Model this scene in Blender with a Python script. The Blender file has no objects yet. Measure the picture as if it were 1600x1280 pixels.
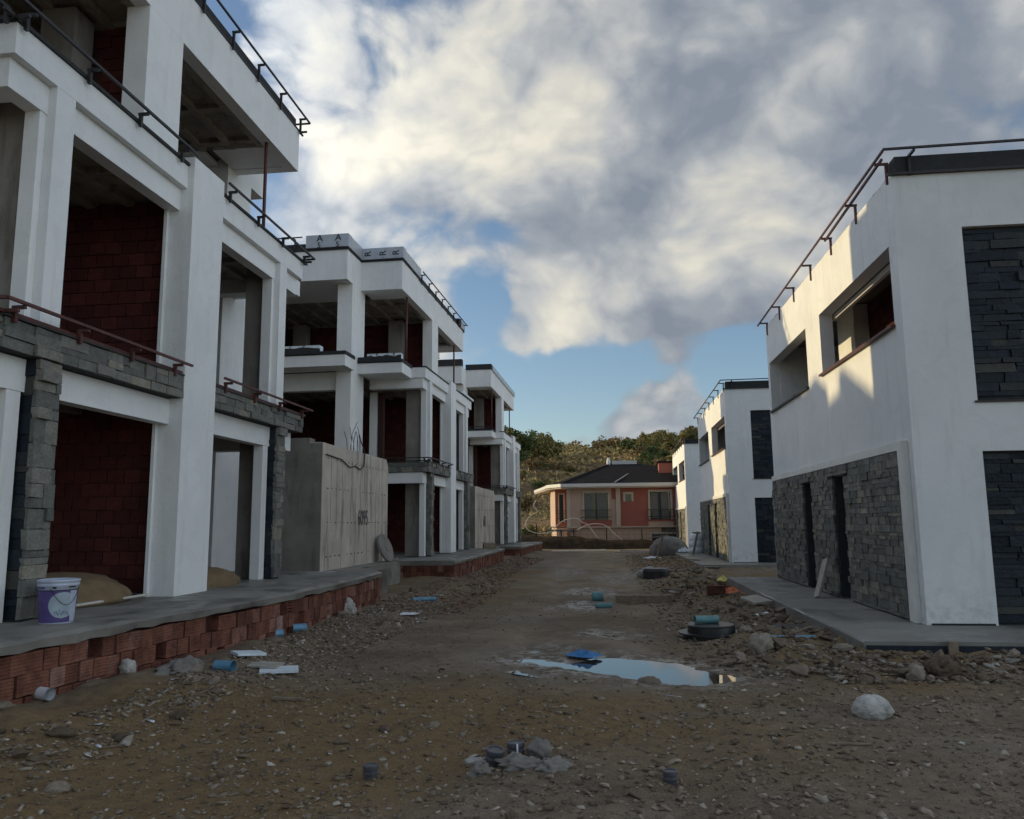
import bpy, bmesh, math, random
import numpy as np
from mathutils import Vector, Matrix
random.seed(7)
C = bpy.context.scene
COL = C.collection
R = math.radians

# ------------------------------------------------------------------ camera
CAM_H = 1.65
ROT = Matrix(((0.99281526, 0.02590443, 0.11681959),
              (0.1193026, -0.13918637, -0.98305343),
              (-0.00920574, 0.98992733, -0.14127682)))
cd = bpy.data.cameras.new('camera')
cam = bpy.data.objects.new('camera', cd)
COL.objects.link(cam)
cam.matrix_world = Matrix.Translation((0, 0, CAM_H)) @ ROT.to_4x4()
cd.sensor_width = 36.0
cd.lens = 36.0 * 1236 / 1600
cd.clip_start = 0.05
cd.clip_end = 6000
C.camera = cam


def ray(u, v):
    return (ROT @ Vector((u - 800, -(v - 640), -1236.))).normalized()


# ------------------------------------------------------------------ colour management
C.view_settings.view_transform = 'Standard'
C.view_settings.look = 'None'
C.view_settings.exposure = 0.25
C.view_settings.gamma = 1.0
C.view_settings.use_curve_mapping = False
C.cycles.max_bounces = 6
C.cycles.diffuse_bounces = 4

# ------------------------------------------------------------------ sky
SUN_EL = 15.3
SUN_AZ = 282.9
W = bpy.data.worlds.new('World')
C.world = W
W.use_nodes = True
nt = W.node_tree
nt.nodes.clear()


class NT:
    """Tiny helper that writes node graphs."""
    def __init__(s, tree):
        s.t = tree

    def n(s, typ, **kw):
        nd = s.t.nodes.new(typ)
        for k, v in kw.items():
            setattr(nd, k, v)
        return nd

    def link(s, a, b):
        s.t.links.new(a, b)

    def put(s, sock, val):
        if isinstance(val, bpy.types.NodeSocket):
            s.link(val, sock)
        elif val is not None:
            sock.default_value = val

    def math(s, op, a, b=None, clamp=False):
        nd = s.n('ShaderNodeMath', operation=op, use_clamp=clamp)
        s.put(nd.inputs[0], a)
        if b is not None:
            s.put(nd.inputs[1], b)
        return nd.outputs[0]

    def vmath(s, op, a, b=None, out=0):
        nd = s.n('ShaderNodeVectorMath', operation=op)
        s.put(nd.inputs[0], a)
        if b is not None:
            s.put(nd.inputs[3 if op == 'SCALE' else 1], b)
        return nd.outputs[out]

    def noise(s, vec, scale, detail=5.0, rough=0.55, dist=0.0, out='Fac'):
        nd = s.n('ShaderNodeTexNoise')
        s.put(nd.inputs['Vector'], vec)
        nd.inputs['Scale'].default_value = scale
        nd.inputs['Detail'].default_value = detail
        nd.inputs['Roughness'].default_value = rough
        nd.inputs['Distortion'].default_value = dist
        return nd.outputs[out]

    def ramp(s, fac, stops, interp='LINEAR'):
        nd = s.n('ShaderNodeValToRGB')
        cr = nd.color_ramp
        cr.interpolation = interp
        while len(cr.elements) > len(stops):
            cr.elements.remove(cr.elements[-1])
        while len(cr.elements) < len(stops):
            cr.elements.new(0.5)
        for e, (p, c) in zip(cr.elements, stops):
            e.position = p
            e.color = (c[0], c[1], c[2], 1) if not isinstance(c, (int, float)) else (c, c, c, 1)
        s.put(nd.inputs[0], fac)
        return nd.outputs[0]

    def mix(s, fac, a, b, blend='MIX'):
        nd = s.n('ShaderNodeMix', data_type='RGBA', blend_type=blend)
        nd.clamp_factor = True
        s.put(nd.inputs[0], fac)
        for sock, v in ((nd.inputs[6], a), (nd.inputs[7], b)):
            if isinstance(v, (tuple, list)):
                v = (v[0], v[1], v[2], 1)
            s.put(sock, v)
        return nd.outputs[2]

    def maprange(s, v, a, b, c=0.0, d=1.0, smooth=True):
        nd = s.n('ShaderNodeMapRange')
        if smooth:
            nd.interpolation_type = 'SMOOTHSTEP'
        s.put(nd.inputs[0], v)
        for i, x in enumerate((a, b, c, d)):
            nd.inputs[i + 1].default_value = x
        return nd.outputs[0]


g = NT(nt)
sky = g.n('ShaderNodeTexSky', sky_type='NISHITA')
sky.sun_disc = False
sky.sun_elevation = R(SUN_EL)
sky.sun_rotation = R(SUN_AZ)
sky.air_density = 1.0
sky.dust_density = 0.6
sky.ozone_density = 2.0
tc = g.n('ShaderNodeTexCoord')
D = tc.outputs['Generated']
sep = g.n('ShaderNodeSeparateXYZ')
g.link(D, sep.inputs[0])
mpn = g.n('ShaderNodeMapping')
g.link(D, mpn.inputs[0])
mpn.inputs['Scale'].default_value = (1.0, 1.0, 1.35)
P0 = mpn.outputs[0]
warp = g.noise(P0, 3.0, 3, 0.55, 0, 'Color')
P1 = g.vmath('ADD', P0, g.vmath('SCALE', g.vmath('SUBTRACT', warp, (0.5, 0.5, 0.5)), 0.16))


def puff(vec):
    """billowing cloud density"""
    vo = g.n('ShaderNodeTexVoronoi', feature='F1')
    g.put(vo.inputs['Vector'], vec)
    vo.inputs['Scale'].default_value = 4.2
    vo.inputs['Detail'].default_value = 3.0
    vo.inputs['Roughness'].default_value = 0.52
    vo.inputs['Lacunarity'].default_value = 2.2
    return g.math('SUBTRACT', g.math('MULTIPLY', g.noise(vec, 5.0, 8, 0.62), 1.1), g.math('MULTIPLY', vo.outputs['Distance'], 0.80))


n_big = g.noise(P1, 2.6, 4, 0.56)
pf = puff(P1)
pf2 = puff(g.vmath('ADD', P1, (-0.040, 0.004, 0.055)))
relief = g.math('SUBTRACT', pf, pf2)
n_fine = g.math('ADD', pf, 0.18)
n_light = g.noise(g.vmath('ADD', P1, (3.1, 1.7, 0.4)), 3.2, 4, 0.55)
# the direction used for the broad cloud masses is ruffled so that their rims are ragged
ruff = g.noise(P0, 3.4, 4, 0.6, 0, 'Color')
DW = g.vmath('NORMALIZE', g.vmath('ADD', D, g.vmath('SCALE', g.vmath('SUBTRACT', ruff, (0.5, 0.5, 0.5)), 0.20)))


def blob(u, v, r0, r1, w):
    """a soft cloud mass in direction (u, v), full inside r0 px, gone at r1 px"""
    d = ray(u, v)
    c0, c1 = math.cos(r0 / 1236.), math.cos(r1 / 1236.)
    dot = g.vmath('DOT_PRODUCT', DW, tuple(d), out='Value')
    return g.maprange(dot, c1, c0, 0.0, w)


def total(lst):
    s = lst[0]
    for x in lst[1:]:
        s = g.math('ADD', s, x)
    return s


cover = total([g.math('MULTIPLY', g.math('SUBTRACT', n_big, 0.5), 0.8),
               g.math('MULTIPLY', g.math('SUBTRACT', n_fine, 0.5), 0.70),
               blob(760, 200, 60, 420, 0.26), blob(1000, 330, 60, 330, 0.16), blob(1350, 130, 100, 520, 0.26),
               blob(560, 300, 20, 180, 0.10), blob(1240, 380, 40, 200, 0.16), blob(1070, 590, 10, 80, 0.20), blob(1000, 580, 5, 60, -0.16),
               blob(830, 535, 5, 120, 0.12), blob(880, 460, 5, 120, 0.10),
               blob(780, 600, 10, 150, -0.34), blob(920, 600, 10, 100, -0.28), blob(730, 480, 5, 60, -0.20), blob(950, 410, 20, 170, 0.16), blob(1110, 450, 20, 150, 0.18), blob(470, 90, 20, 150, 0.20), blob(1160, 590, 5, 80, -0.2), blob(1160, 545, 10, 110, -0.20), blob(900, 640, 10, 120, -0.04), blob(800, 525, 2, 50, 0.20), blob(870, 530, 2, 40, 0.14), blob(1000, 670, 5, 90, 0.12),
               blob(930, 665, 10, 150, 0.10), blob(600, 95, 2, 45, -0.12), blob(1050, 120, 4, 60, -0.26), blob(1060, 325, 4, 60, -0.22),
               blob(650, 60, 4, 50, 0.06)])
cover = g.math('ADD', cover, 0.28)
mask = g.maprange(cover, -0.16, 0.12)
light = total([g.math('MULTIPLY', g.math('SUBTRACT', n_light, 0.5), 1.2),
               g.math('MULTIPLY', g.math('SUBTRACT', n_fine, 0.5), 0.6), g.math('MULTIPLY', relief, 1.5), 0.08,
               blob(720, 200, 30, 330, 0.50), blob(800, 60, 20, 170, 0.22), blob(580, 190, 10, 150, 0.20),
               blob(900, 300, 20, 240, 0.20), blob(1200, 380, 10, 160, 0.30), blob(1050, 590, 10, 110, 0.32),
               blob(840, 530, 5, 110, 0.25), blob(430, 60, 5, 160, 0.18), blob(700, 400, 10, 160, 0.12),
               blob(1430, 100, 150, 560, -0.22), blob(950, 200, 30, 200, -0.10), blob(1130, 60, 60, 260, -0.12), blob(1000, 470, 20, 220, -0.06)])
lf = g.maprange(light, -0.80, 0.95, smooth=False)
ccol = g.ramp(lf, [(0.0, (0.22, 0.255, 0.31)), (0.30, (0.315, 0.345, 0.385)), (0.55, (0.46, 0.475, 0.485)), (0.78, (0.60, 0.59, 0.54)), (1.0, (0.74, 0.705, 0.61))])
# hazy low cloud near the horizon
hor = g.maprange(sep.outputs[2], 0.0, 0.16, 0.55, 0.0)
ccol = g.mix(hor, ccol, (0.33, 0.42, 0.53))
bg1 = g.n('ShaderNodeBackground')
g.link(sky.outputs[0], bg1.inputs[0])
bg1.inputs[1].default_value = 0.115
bg2 = g.n('ShaderNodeBackground')
g.link(ccol, bg2.inputs[0])
# clouds along the sun axis brightened, mostly out of frame, to light the facades
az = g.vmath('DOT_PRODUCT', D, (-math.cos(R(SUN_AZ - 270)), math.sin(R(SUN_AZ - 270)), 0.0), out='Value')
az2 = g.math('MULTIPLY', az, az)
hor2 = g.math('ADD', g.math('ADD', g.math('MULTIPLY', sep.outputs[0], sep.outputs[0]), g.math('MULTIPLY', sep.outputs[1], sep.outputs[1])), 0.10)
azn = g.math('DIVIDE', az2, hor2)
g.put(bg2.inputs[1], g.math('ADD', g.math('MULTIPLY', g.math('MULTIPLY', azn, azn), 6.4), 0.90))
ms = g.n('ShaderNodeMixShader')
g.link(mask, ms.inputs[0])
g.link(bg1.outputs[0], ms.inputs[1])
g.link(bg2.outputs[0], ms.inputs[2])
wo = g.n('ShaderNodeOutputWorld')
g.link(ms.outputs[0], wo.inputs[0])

# ------------------------------------------------------------------ sun
SUN_DIR = Vector((1.0, -0.229, -0.28)).normalized()   # the way the light travels
sd = bpy.data.lights.new('sun', 'SUN')
sd.energy = 2.8
sd.angle = R(0.6)
sd.color = (1.0, 0.79, 0.43)
so = bpy.data.objects.new('sun', sd)
so.rotation_euler = SUN_DIR.to_track_quat('-Z', 'Y').to_euler()
so.location = (-60, 20, 40)
COL.objects.link(so)


# ------------------------------------------------------------------ numpy noise
def _hash(ix, iy, seed):
    h = (ix.astype(np.int64) * 374761393 + iy.astype(np.int64) * 668265263 + seed * 974711) & 0x7fffffff
    h = ((h ^ (h >> 13)) * 1274126177) & 0x7fffffff
    h = h ^ (h >> 16)
    return (h & 0xffff) / 65535.0


def vnoise(x, y, seed=0):
    x = np.asarray(x, float); y = np.asarray(y, float)
    ix = np.floor(x); iy = np.floor(y)
    fx = x - ix; fy = y - iy
    fx = fx * fx * (3 - 2 * fx); fy = fy * fy * (3 - 2 * fy)
    a = _hash(ix, iy, seed); b = _hash(ix + 1, iy, seed)
    c = _hash(ix, iy + 1, seed); d = _hash(ix + 1, iy + 1, seed)
    return (a * (1 - fx) + b * fx) * (1 - fy) + (c * (1 - fx) + d * fx) * fy - 0.5


def fbm(x, y, oct=4, seed=0, gain=0.5):
    s = 0; a = 1.0
    for i in range(oct):
        s = s + a * vnoise(x * 2 ** i + 17.3 * i, y * 2 ** i - 9.1 * i, seed + i)
        a *= gain
    return s


def sstep(a, b, x):
    t = np.clip((x - a) / (b - a), 0, 1)
    return t * t * (3 - 2 * t)


PUD = [(-1.35, 10.35), (-0.89, 9.84), (-0.48, 9.50), (0.03, 9.15), (0.42, 8.85), (0.95, 8.74), (1.35, 8.9), (1.55, 9.2),
       (1.3, 9.7), (1.05, 10.0), (0.51, 10.42), (0.04, 10.62), (-0.35, 10.60), (-0.50, 10.15), (-0.8, 10.42)]


def poly_sd(x, y, poly):
    """signed distance to a polygon, negative inside"""
    x = np.asarray(x, float); y = np.asarray(y, float)
    d = np.full(x.shape, 1e9)
    ins = np.zeros(x.shape, bool)
    n = len(poly)
    for i in range(n):
        x0, y0 = poly[i]; x1, y1 = poly[(i + 1) % n]
        ex, ey = x1 - x0, y1 - y0
        t = np.clip(((x - x0) * ex + (y - y0) * ey) / (ex * ex + ey * ey), 0, 1)
        d = np.minimum(d, np.hypot(x - x0 - t * ex, y - y0 - t * ey))
        c = ((y0 > y) != (y1 > y)) & (x < ex * (y - y0) / (ey if abs(ey) > 1e-9 else 1e-9) + x0)
        ins ^= c
    return np.where(ins, -d, d)


WATER_Z = -0.075


def ground_z(x, y):
    x = np.asarray(x, float); y = np.asarray(y, float)
    z = -0.0042 * np.clip(y, 0, 60)
    near = 1 - sstep(25, 70, y)
    z = z + 0.05 * fbm(x * 0.35, y * 0.35, 3, 5) + 0.022 * fbm(x * 1.7, y * 1.7, 3, 11) * near
    z = z + 0.024 * fbm(x * 7, y * 7, 3, 21) * (1 - sstep(9, 22, y))
    z = z + 0.016 * fbm(x * 21, y * 21, 2, 23) * (1 - sstep(6, 13, y))
    z = z + 2.5 * sstep(-20.5, -22.5, x) * sstep(75, 60, y)  # added rise, unseen, carrying the villa that blocks the sun
    # bank against the brick faced terraces
    lb = sstep(-3.1, -4.8, x) * sstep(60, 45, y)
    z = z + lb * (0.17 + 0.10 * fbm(x * 1.5, y * 1.5, 3, 31))
    # rubble strip on the other side
    rb = sstep(1.1, 2.2, x + 0.4 * fbm(y * 0.7, x * 0, 2, 77)) * sstep(8.9, 10.0, y) * sstep(52, 44, y)
    z = z + rb * (0.06 + 0.17 * np.abs(fbm(x * 2.2, y * 2.2, 4, 41)) + 0.05 * fbm(x * 6, y * 6, 2, 43))
    fb = sstep(2.4, 3.6, x) * sstep(8.2, 9.2, y) * sstep(10.35, 9.8, y)
    z = z + fb * (0.02 + 0.10 * np.abs(fbm(x * 2.2, y * 2.2, 3, 47)))
    # wheel tracks
    for tx in (-1.35, 0.35):
        cx = tx + 0.25 * np.sin(y * 0.16) + 0.2 * vnoise(y * 0.3, y * 0 + tx, 3)
        z = z - 0.045 * np.exp(-((x - cx) / 0.24) ** 2) * sstep(60, 30, y)
    # earth bank in front of the house
    bk = sstep(55.9, 57.0, y) * sstep(62, 58.5, y) * sstep(12, 5, x)
    z = z + 0 * bk * (1.0 - 0.05 * (x + 6) + 0.3 * fbm(x * 0.5, y * 0.5, 3, 61))
    # the puddle
    sdp = poly_sd(x, y, PUD) + 0.16 * fbm(x * 2.4, y * 3.2, 4, 71)
    k = sstep(0.9, 0.0, sdp)
    z = z * (1 - k) + (WATER_Z + 0.006 + 0.045 * np.clip(sdp, -0.6, 0.8)) * k + 0.006 * k * fbm(x * 9, y * 9, 2, 81)
    return z


def gz(x, y):
    return float(ground_z(np.array([x]), np.array([y]))[0])


# ------------------------------------------------------------------ object helpers
def tag(o, label=None, cat=None, group=None, kind=None):
    if label: o['label'] = label
    if cat: o['category'] = cat
    if group: o['group'] = group
    if kind: o['kind'] = kind
    return o


def mesh_from(verts, faces, name, mat=None, smooth=False):
    me = bpy.data.meshes.new(name)
    me.from_pydata([tuple(v) for v in verts], [], [tuple(f) for f in faces])
    if mat: me.materials.append(mat)
    if smooth:
        me.polygons.foreach_set('use_smooth', [True] * len(me.polygons))
    me.update()
    return me


def link(name, me, parent=None, loc=(0, 0, 0), rot=(0, 0, 0), scale=(1, 1, 1)):
    o = bpy.data.objects.new(name, me)
    o.location = loc; o.rotation_euler = rot; o.scale = scale
    if parent is not None: o.parent = parent
    COL.objects.link(o)
    return o


def empty(name, loc, rz=0.0):
    o = bpy.data.objects.new(name, None)
    o.location = loc; o.rotation_euler = (0, 0, rz); o.empty_display_size = 0.3
    COL.objects.link(o)
    return o


class MB:
    """collects shapes; build() links them as one mesh object"""
    def __init__(s, org=(0, 0, 0)):
        s.v = []; s.f = []; s.o = Vector(org)

    def add(s, vs, fs):
        b = len(s.v)
        s.v += [tuple(Vector(v) - s.o) for v in vs]
        s.f += [tuple(i + b for i in f) for f in fs]
        return s

    def box(s, x0, x1, y0, y1, z0, z1):
        if x0 > x1: x0, x1 = x1, x0
        if y0 > y1: y0, y1 = y1, y0
        if z0 > z1: z0, z1 = z1, z0
        vs = [(x0, y0, z0), (x1, y0, z0), (x1, y1, z0), (x0, y1, z0), (x0, y0, z1), (x1, y0, z1), (x1, y1, z1), (x0, y1, z1)]
        return s.add(vs, [(0, 3, 2, 1), (4, 5, 6, 7), (0, 1, 5, 4), (1, 2, 6, 5), (2, 3, 7, 6), (3, 0, 4, 7)])

    def bar(s, p0, p1, w, h=None):
        h = h or w
        p0 = Vector(p0); p1 = Vector(p1)
        d = (p1 - p0).normalized()
        up = Vector((0, 0, 1)) if abs(d.z) < 0.95 else Vector((0, 1, 0))
        a = d.cross(up).normalized(); b = a.cross(d).normalized()
        vs = []
        for p in (p0, p1):
            for i, j in ((-1, -1), (1, -1), (1, 1), (-1, 1)):
                vs.append(p + a * (i * w / 2) + b * (j * h / 2))
        return s.add(vs, [(0, 3, 2, 1), (4, 5, 6, 7), (0, 1, 5, 4), (1, 2, 6, 5), (2, 3, 7, 6), (3, 0, 4, 7)])

    def tube(s, pts, r, n=8, r1=None, cap=True):
        pts = [Vector(p) for p in pts]
        b = []
        vs = []
        m = len(pts)
        a = None
        for i, p in enumerate(pts):
            d = (pts[min(i + 1, m - 1)] - pts[max(i - 1, 0)]).normalized()
            if a is None:
                a = d.orthogonal().normalized()
            a = (a - d * a.dot(d)).normalized()
            c = d.cross(a)
            rr = r if r1 is None else r + (r1 - r) * i / (m - 1)
            for k in range(n):
                t = 2 * math.pi * k / n
                vs.append(p + a * (rr * math.cos(t)) + c * (rr * math.sin(t)))
        fs = []
        for i in range(m - 1):
            for k in range(n):
                fs.append((i * n + k, i * n + (k + 1) % n, (i + 1) * n + (k + 1) % n, (i + 1) * n + k))
        if cap:
            fs.append(tuple(range(n - 1, -1, -1)))
            fs.append(tuple((m - 1) * n + k for k in range(n)))
        return s.add(vs, fs)

    def lathe(s, cx, cy, prof, n=24, cap=True):
        vs = []; fs = []
        for (r, z) in prof:
            for k in range(n):
                t = 2 * math.pi * k / n
                vs.append((cx + r * math.cos(t), cy + r * math.sin(t), z))
        for i in range(len(prof) - 1):
            for k in range(n):
                fs.append((i * n + k, i * n + (k + 1) % n, (i + 1) * n + (k + 1) % n, (i + 1) * n + k))
        if cap:
            fs.append(tuple(range(n - 1, -1, -1)))
            fs.append(tuple((len(prof) - 1) * n + k for k in range(n)))
        return s.add(vs, fs)

    def build(s, name, mat, parent=None, smooth=False, **kw):
        me = mesh_from(s.v, s.f, name, mat, smooth)
        o = link(name, me, parent)
        if kw: tag(o, **kw)
        return o


def wall_holes(mb, axis, c0, c1, a0, a1, z0, z1, holes):
    """wall slab of thickness c0..c1 along axis 'x' or 'y' (its normal), spanning a0..a1 and z0..z1, with rectangular holes"""
    A = sorted({a0, a1, *[h[0] for h in holes], *[h[1] for h in holes]})
    Z = sorted({z0, z1, *[h[2] for h in holes], *[h[3] for h in holes]})
    A = [a for a in A if a0 <= a <= a1]; Z = [z for z in Z if z0 <= z <= z1]

    def solid(i, j):
        if i < 0 or j < 0 or i >= len(A) - 1 or j >= len(Z) - 1: return False
        ca, cz = (A[i] + A[i + 1]) / 2, (Z[j] + Z[j + 1]) / 2
        return not any(h[0] < ca < h[1] and h[2] < cz < h[3] for h in holes)

    def P(c, a, z):
        return (c, a, z) if axis == 'x' else (a, c, z)
    for i in range(len(A) - 1):
        for j in range(len(Z) - 1):
            if not solid(i, j): continue
            l, r, b, t = A[i], A[i + 1], Z[j], Z[j + 1]
            for c in (c0, c1):
                mb.add([P(c, l, b), P(c, r, b), P(c, r, t), P(c, l, t)], [(0, 1, 2, 3)])
            if not solid(i - 1, j): mb.add([P(c0, l, b), P(c1, l, b), P(c1, l, t), P(c0, l, t)], [(0, 1, 2, 3)])
            if not solid(i + 1, j): mb.add([P(c0, r, b), P(c1, r, b), P(c1, r, t), P(c0, r, t)], [(0, 1, 2, 3)])
            if not solid(i, j - 1): mb.add([P(c0, l, b), P(c0, r, b), P(c1, r, b), P(c1, l, b)], [(0, 1, 2, 3)])
            if not solid(i, j + 1): mb.add([P(c0, l, t), P(c0, r, t), P(c1, r, t), P(c1, l, t)], [(0, 1, 2, 3)])


# ------------------------------------------------------------------ materials
def new_mat(name):
    m = bpy.data.materials.new(name)
    m.use_nodes = True
    m.node_tree.nodes.clear()
    g = NT(m.node_tree)
    out = g.n('ShaderNodeOutputMaterial')
    p = g.n('ShaderNodeBsdfPrincipled')
    g.link(p.outputs[0], out.inputs[0])
    geo = g.n('ShaderNodeNewGeometry')
    return m, g, p, geo.outputs['Position']


def bump(g, p, height, strength=0.3, dist=0.01):
    b = g.n('ShaderNodeBump')
    b.inputs['Strength'].default_value = strength
    b.inputs['Distance'].default_value = dist
    g.put(b.inputs['Height'], height)
    g.link(b.outputs[0], p.inputs['Normal'])


def simple(name, col, rough=0.7, var=0.25, scale=6.0, bstr=0.3, bscale=60.0, metal=0.0, spec=0.5, bdist=0.01, objvar=0.0):
    m, g, p, pos = new_mat(name)
    n = g.noise(pos, scale, 6, 0.6)
    lo = tuple(c * (1 - var) for c in col); hi = tuple(min(1, c * (1 + var)) for c in col)
    c = g.ramp(n, [(0.3, lo), (0.7, hi)])
    if objvar:
        oi = g.n('ShaderNodeObjectInfo')
        f = g.maprange(oi.outputs['Random'], 0, 1, 1 - objvar, 1 + objvar, False)
        c = g.vmath('SCALE', c, f)
    g.put(p.inputs['Base Color'], c)
    p.inputs['Roughness'].default_value = rough
    p.inputs['Metallic'].default_value = metal
    p.inputs['Specular IOR Level'].default_value = spec
    bump(g, p, g.noise(pos, bscale, 4, 0.6), bstr, bdist)
    return m


def plaster_mat():
    m, g, p, pos = new_mat('white_plaster')
    big = g.noise(pos, 0.9, 5, 0.6)
    st = g.n('ShaderNodeMapping')
    g.link(pos, st.inputs[0]); st.inputs['Scale'].default_value = (5.5, 5.5, 0.5)
    streak = g.noise(st.outputs[0], 1.0, 5, 0.65)
    c = g.ramp(big, [(0.3, (0.71, 0.72, 0.71)), (0.7, (0.80, 0.80, 0.785))])
    c = g.mix(g.maprange(streak, 0.52, 0.80, 0, 0.42), c, (0.52, 0.50, 0.46))
    # hand spread patches, and mud splashed up at the foot
    pt = g.noise(pos, 2.3, 3, 0.45, 1.2)
    c = g.mix(g.maprange(pt, 0.56, 0.60, 0, 0.16), c, (0.60, 0.61, 0.61))
    sz = g.n('ShaderNodeSeparateXYZ'); g.link(pos, sz.inputs[0])
    foot = g.math('MULTIPLY', g.maprange(sz.outputs[2], 0.20, 0.95, 1, 0), g.maprange(g.noise(pos, 7, 7, 0.7), 0.40, 0.70, 0.0, 0.40))
    c = g.mix(foot, c, (0.30, 0.25, 0.19))
    g.put(p.inputs['Base Color'], c)
    p.inputs['Roughness'].default_value = 0.85
    p.inputs['Specular IOR Level'].default_value = 0.25
    h = g.math('ADD', g.noise(pos, 55, 5, 0.7), g.math('MULTIPLY', g.noise(pos, 9, 3, 0.5), 0.6))
    bump(g, p, h, 0.55, 0.012)
    return m


def concrete_mat(name, lo, hi, stain, rough=0.85, wet=False, amt=0.7):
    m, g, p, pos = new_mat(name)
    n = g.noise(pos, 1.3, 7, 0.62)
    c = g.ramp(n, [(0.3, lo), (0.7, hi)])
    st = g.n('ShaderNodeMapping')
    g.link(pos, st.inputs[0]); st.inputs['Scale'].default_value = (3.0, 3.0, 0.45) if not wet else (0.9, 0.6, 1)
    s = g.noise(st.outputs[0], 1.3, 6, 0.65)
    sm = g.maprange(s, 0.50, 0.68, 0, amt)
    c = g.mix(sm, c, stain)
    pit = g.maprange(g.noise(pos, 38, 3, 0.5), 0.66, 0.74, 0, 0.5)
    c = g.mix(pit, c, tuple(x * 0.4 for x in lo))
    g.put(p.inputs['Base Color'], c)
    if wet:
        g.put(p.inputs['Roughness'], g.maprange(s, 0.45, 0.62, 0.75, 0.28))
    else:
        p.inputs['Roughness'].default_value = rough
    bump(g, p, g.math('ADD', g.noise(pos, 22, 6, 0.7), g.math('MULTIPLY', pit, -0.8)), 0.5, 0.015)
    return m


def piece_mat(name, stops, rough=0.8, bscale=14, bdist=0.02, bstr=0.7, dirt=0.4, grain=1.0):
    """material of separate pieces: each picks its colour from its object's random number plus the 'tone' attribute"""
    m, g, p, pos = new_mat(name)
    oi = g.n('ShaderNodeObjectInfo')
    at = g.n('ShaderNodeAttribute', attribute_name='tone')
    r = g.math('FRACT', g.math('ADD', oi.outputs['Random'], at.outputs['Fac']))
    c = g.ramp(r, stops)
    n = g.noise(pos, 7, 6, 0.65)
    c = g.mix(g.maprange(n, 0.35, 0.75, 0, dirt), c, tuple(x * 0.45 for x in stops[0][1]))
    c = g.vmath('SCALE', c, g.maprange(g.noise(pos, 40, 4, 0.6), 0.2, 0.8, 1 - 0.3 * grain, 1 + 0.3 * grain, False))
    g.put(p.inputs['Base Color'], c)
    p.inputs['Roughness'].default_value = rough
    p.inputs['Specular IOR Level'].default_value = 0.22
    bump(g, p, g.noise(pos, bscale, 6, 0.65), bstr, bdist)
    return m


def glass_mat():
    m, g, p, pos = new_mat('window_glass')
    p.inputs['Base Color'].default_value = (0.02, 0.025, 0.03, 1)
    p.inputs['Roughness'].default_value = 0.05
    p.inputs['Specular IOR Level'].default_value = 0.9
    bump(g, p, g.noise(pos, 0.8, 2, 0.5), 0.1, 0.02)
    return m


def water_mat():
    m, g, p, pos = new_mat('puddle_water')
    p.inputs['Base Color'].default_value = (0.045, 0.04, 0.03, 1)
    p.inputs['Roughness'].default_value = 0.015
    p.inputs['IOR'].default_value = 1.75
    p.inputs['Specular IOR Level'].default_value = 0.9
    bump(g, p, g.noise(pos, 5, 3, 0.5), 0.02, 0.005)
    return m


def ground_mat():
    m, g, p, pos = new_mat('muddy_ground')
    wet = g.n('ShaderNodeAttribute', attribute_name='wet').outputs['Fac']
    soil = g.n('ShaderNodeAttribute', attribute_name='soil').outputs['Fac']
    pale = g.n('ShaderNodeAttribute', attribute_name='pale').outputs['Fac']
    track = g.n('ShaderNodeAttribute', attribute_name='track').outputs['Fac']
    n1 = g.noise(pos, 0.8, 7, 0.6)
    n2 = g.noise(pos, 6.5, 8, 0.68)
    n3 = g.noise(pos, 42, 5, 0.7)
    c = g.ramp(n1, [(0.3, (0.145, 0.112, 0.078)), (0.5, (0.21, 0.165, 0.118)), (0.72, (0.285, 0.23, 0.168))])
    c = g.mix(soil, c, (0.215, 0.145, 0.075))
    c = g.mix(g.maprange(n2, 0.45, 0.75, 0, 0.6), c, (0.095, 0.072, 0.052))
    c = g.mix(g.maprange(n2, 0.30, 0.42, 0.55, 0.0), c, (0.26, 0.225, 0.175))
    c = g.mix(g.math('MULTIPLY', track, g.maprange(n1, 0.3, 0.7, 0.45, 0.85)), c, (0.31, 0.25, 0.185))
    # fine grit in the soil
    vo = g.n('ShaderNodeTexVoronoi'); vo.inputs['Scale'].default_value = 48
    g.link(pos, vo.inputs['Vector'])
    grit = g.math('MULTIPLY', g.maprange(vo.outputs['Distance'], 0.12, 0.30, 1, 0), g.maprange(n3, 0.42, 0.52, 0, 1))
    vc = g.n('ShaderNodeSeparateColor'); g.link(vo.outputs['Color'], vc.inputs[0])
    gcol = g.ramp(vc.outputs[0], [(0.0, (0.09, 0.072, 0.055)), (0.6, (0.24, 0.195, 0.145)), (1.0, (0.42, 0.37, 0.30))])
    c = g.mix(g.math('MULTIPLY', grit, 0.85), c, gcol)
    c = g.mix(g.math('MULTIPLY', pale, g.maprange(n2, 0.42, 0.6, 0, 0.8)), c, (0.42, 0.40, 0.36))
    c = g.mix(g.math('MULTIPLY', wet, 0.55), c, (0.055, 0.045, 0.034))
    g.put(p.inputs['Base Color'], c)
    w2 = g.math('MULTIPLY', wet, g.maprange(n2, 0.40, 0.60, 0.2, 1.0))
    g.put(p.inputs['Roughness'], g.maprange(w2, 0.0, 1.0, 0.92, 0.22, False))
    g.put(p.inputs['Specular IOR Level'], g.maprange(w2, 0.0, 1.0, 0.08, 0.55, False))
    h = total2(g, [g.math('MULTIPLY', n2, 1.6), g.math('MULTIPLY', n3, 0.5), g.math('MULTIPLY', grit, 0.5)])
    b = g.n('ShaderNodeBump')
    g.put(b.inputs['Strength'], g.maprange(w2, 0, 1, 0.9, 0.15, False))
    b.inputs['Distance'].default_value = 0.03
    g.put(b.inputs['Height'], h)
    g.link(b.outputs[0], p.inputs['Normal'])
    return m


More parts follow.
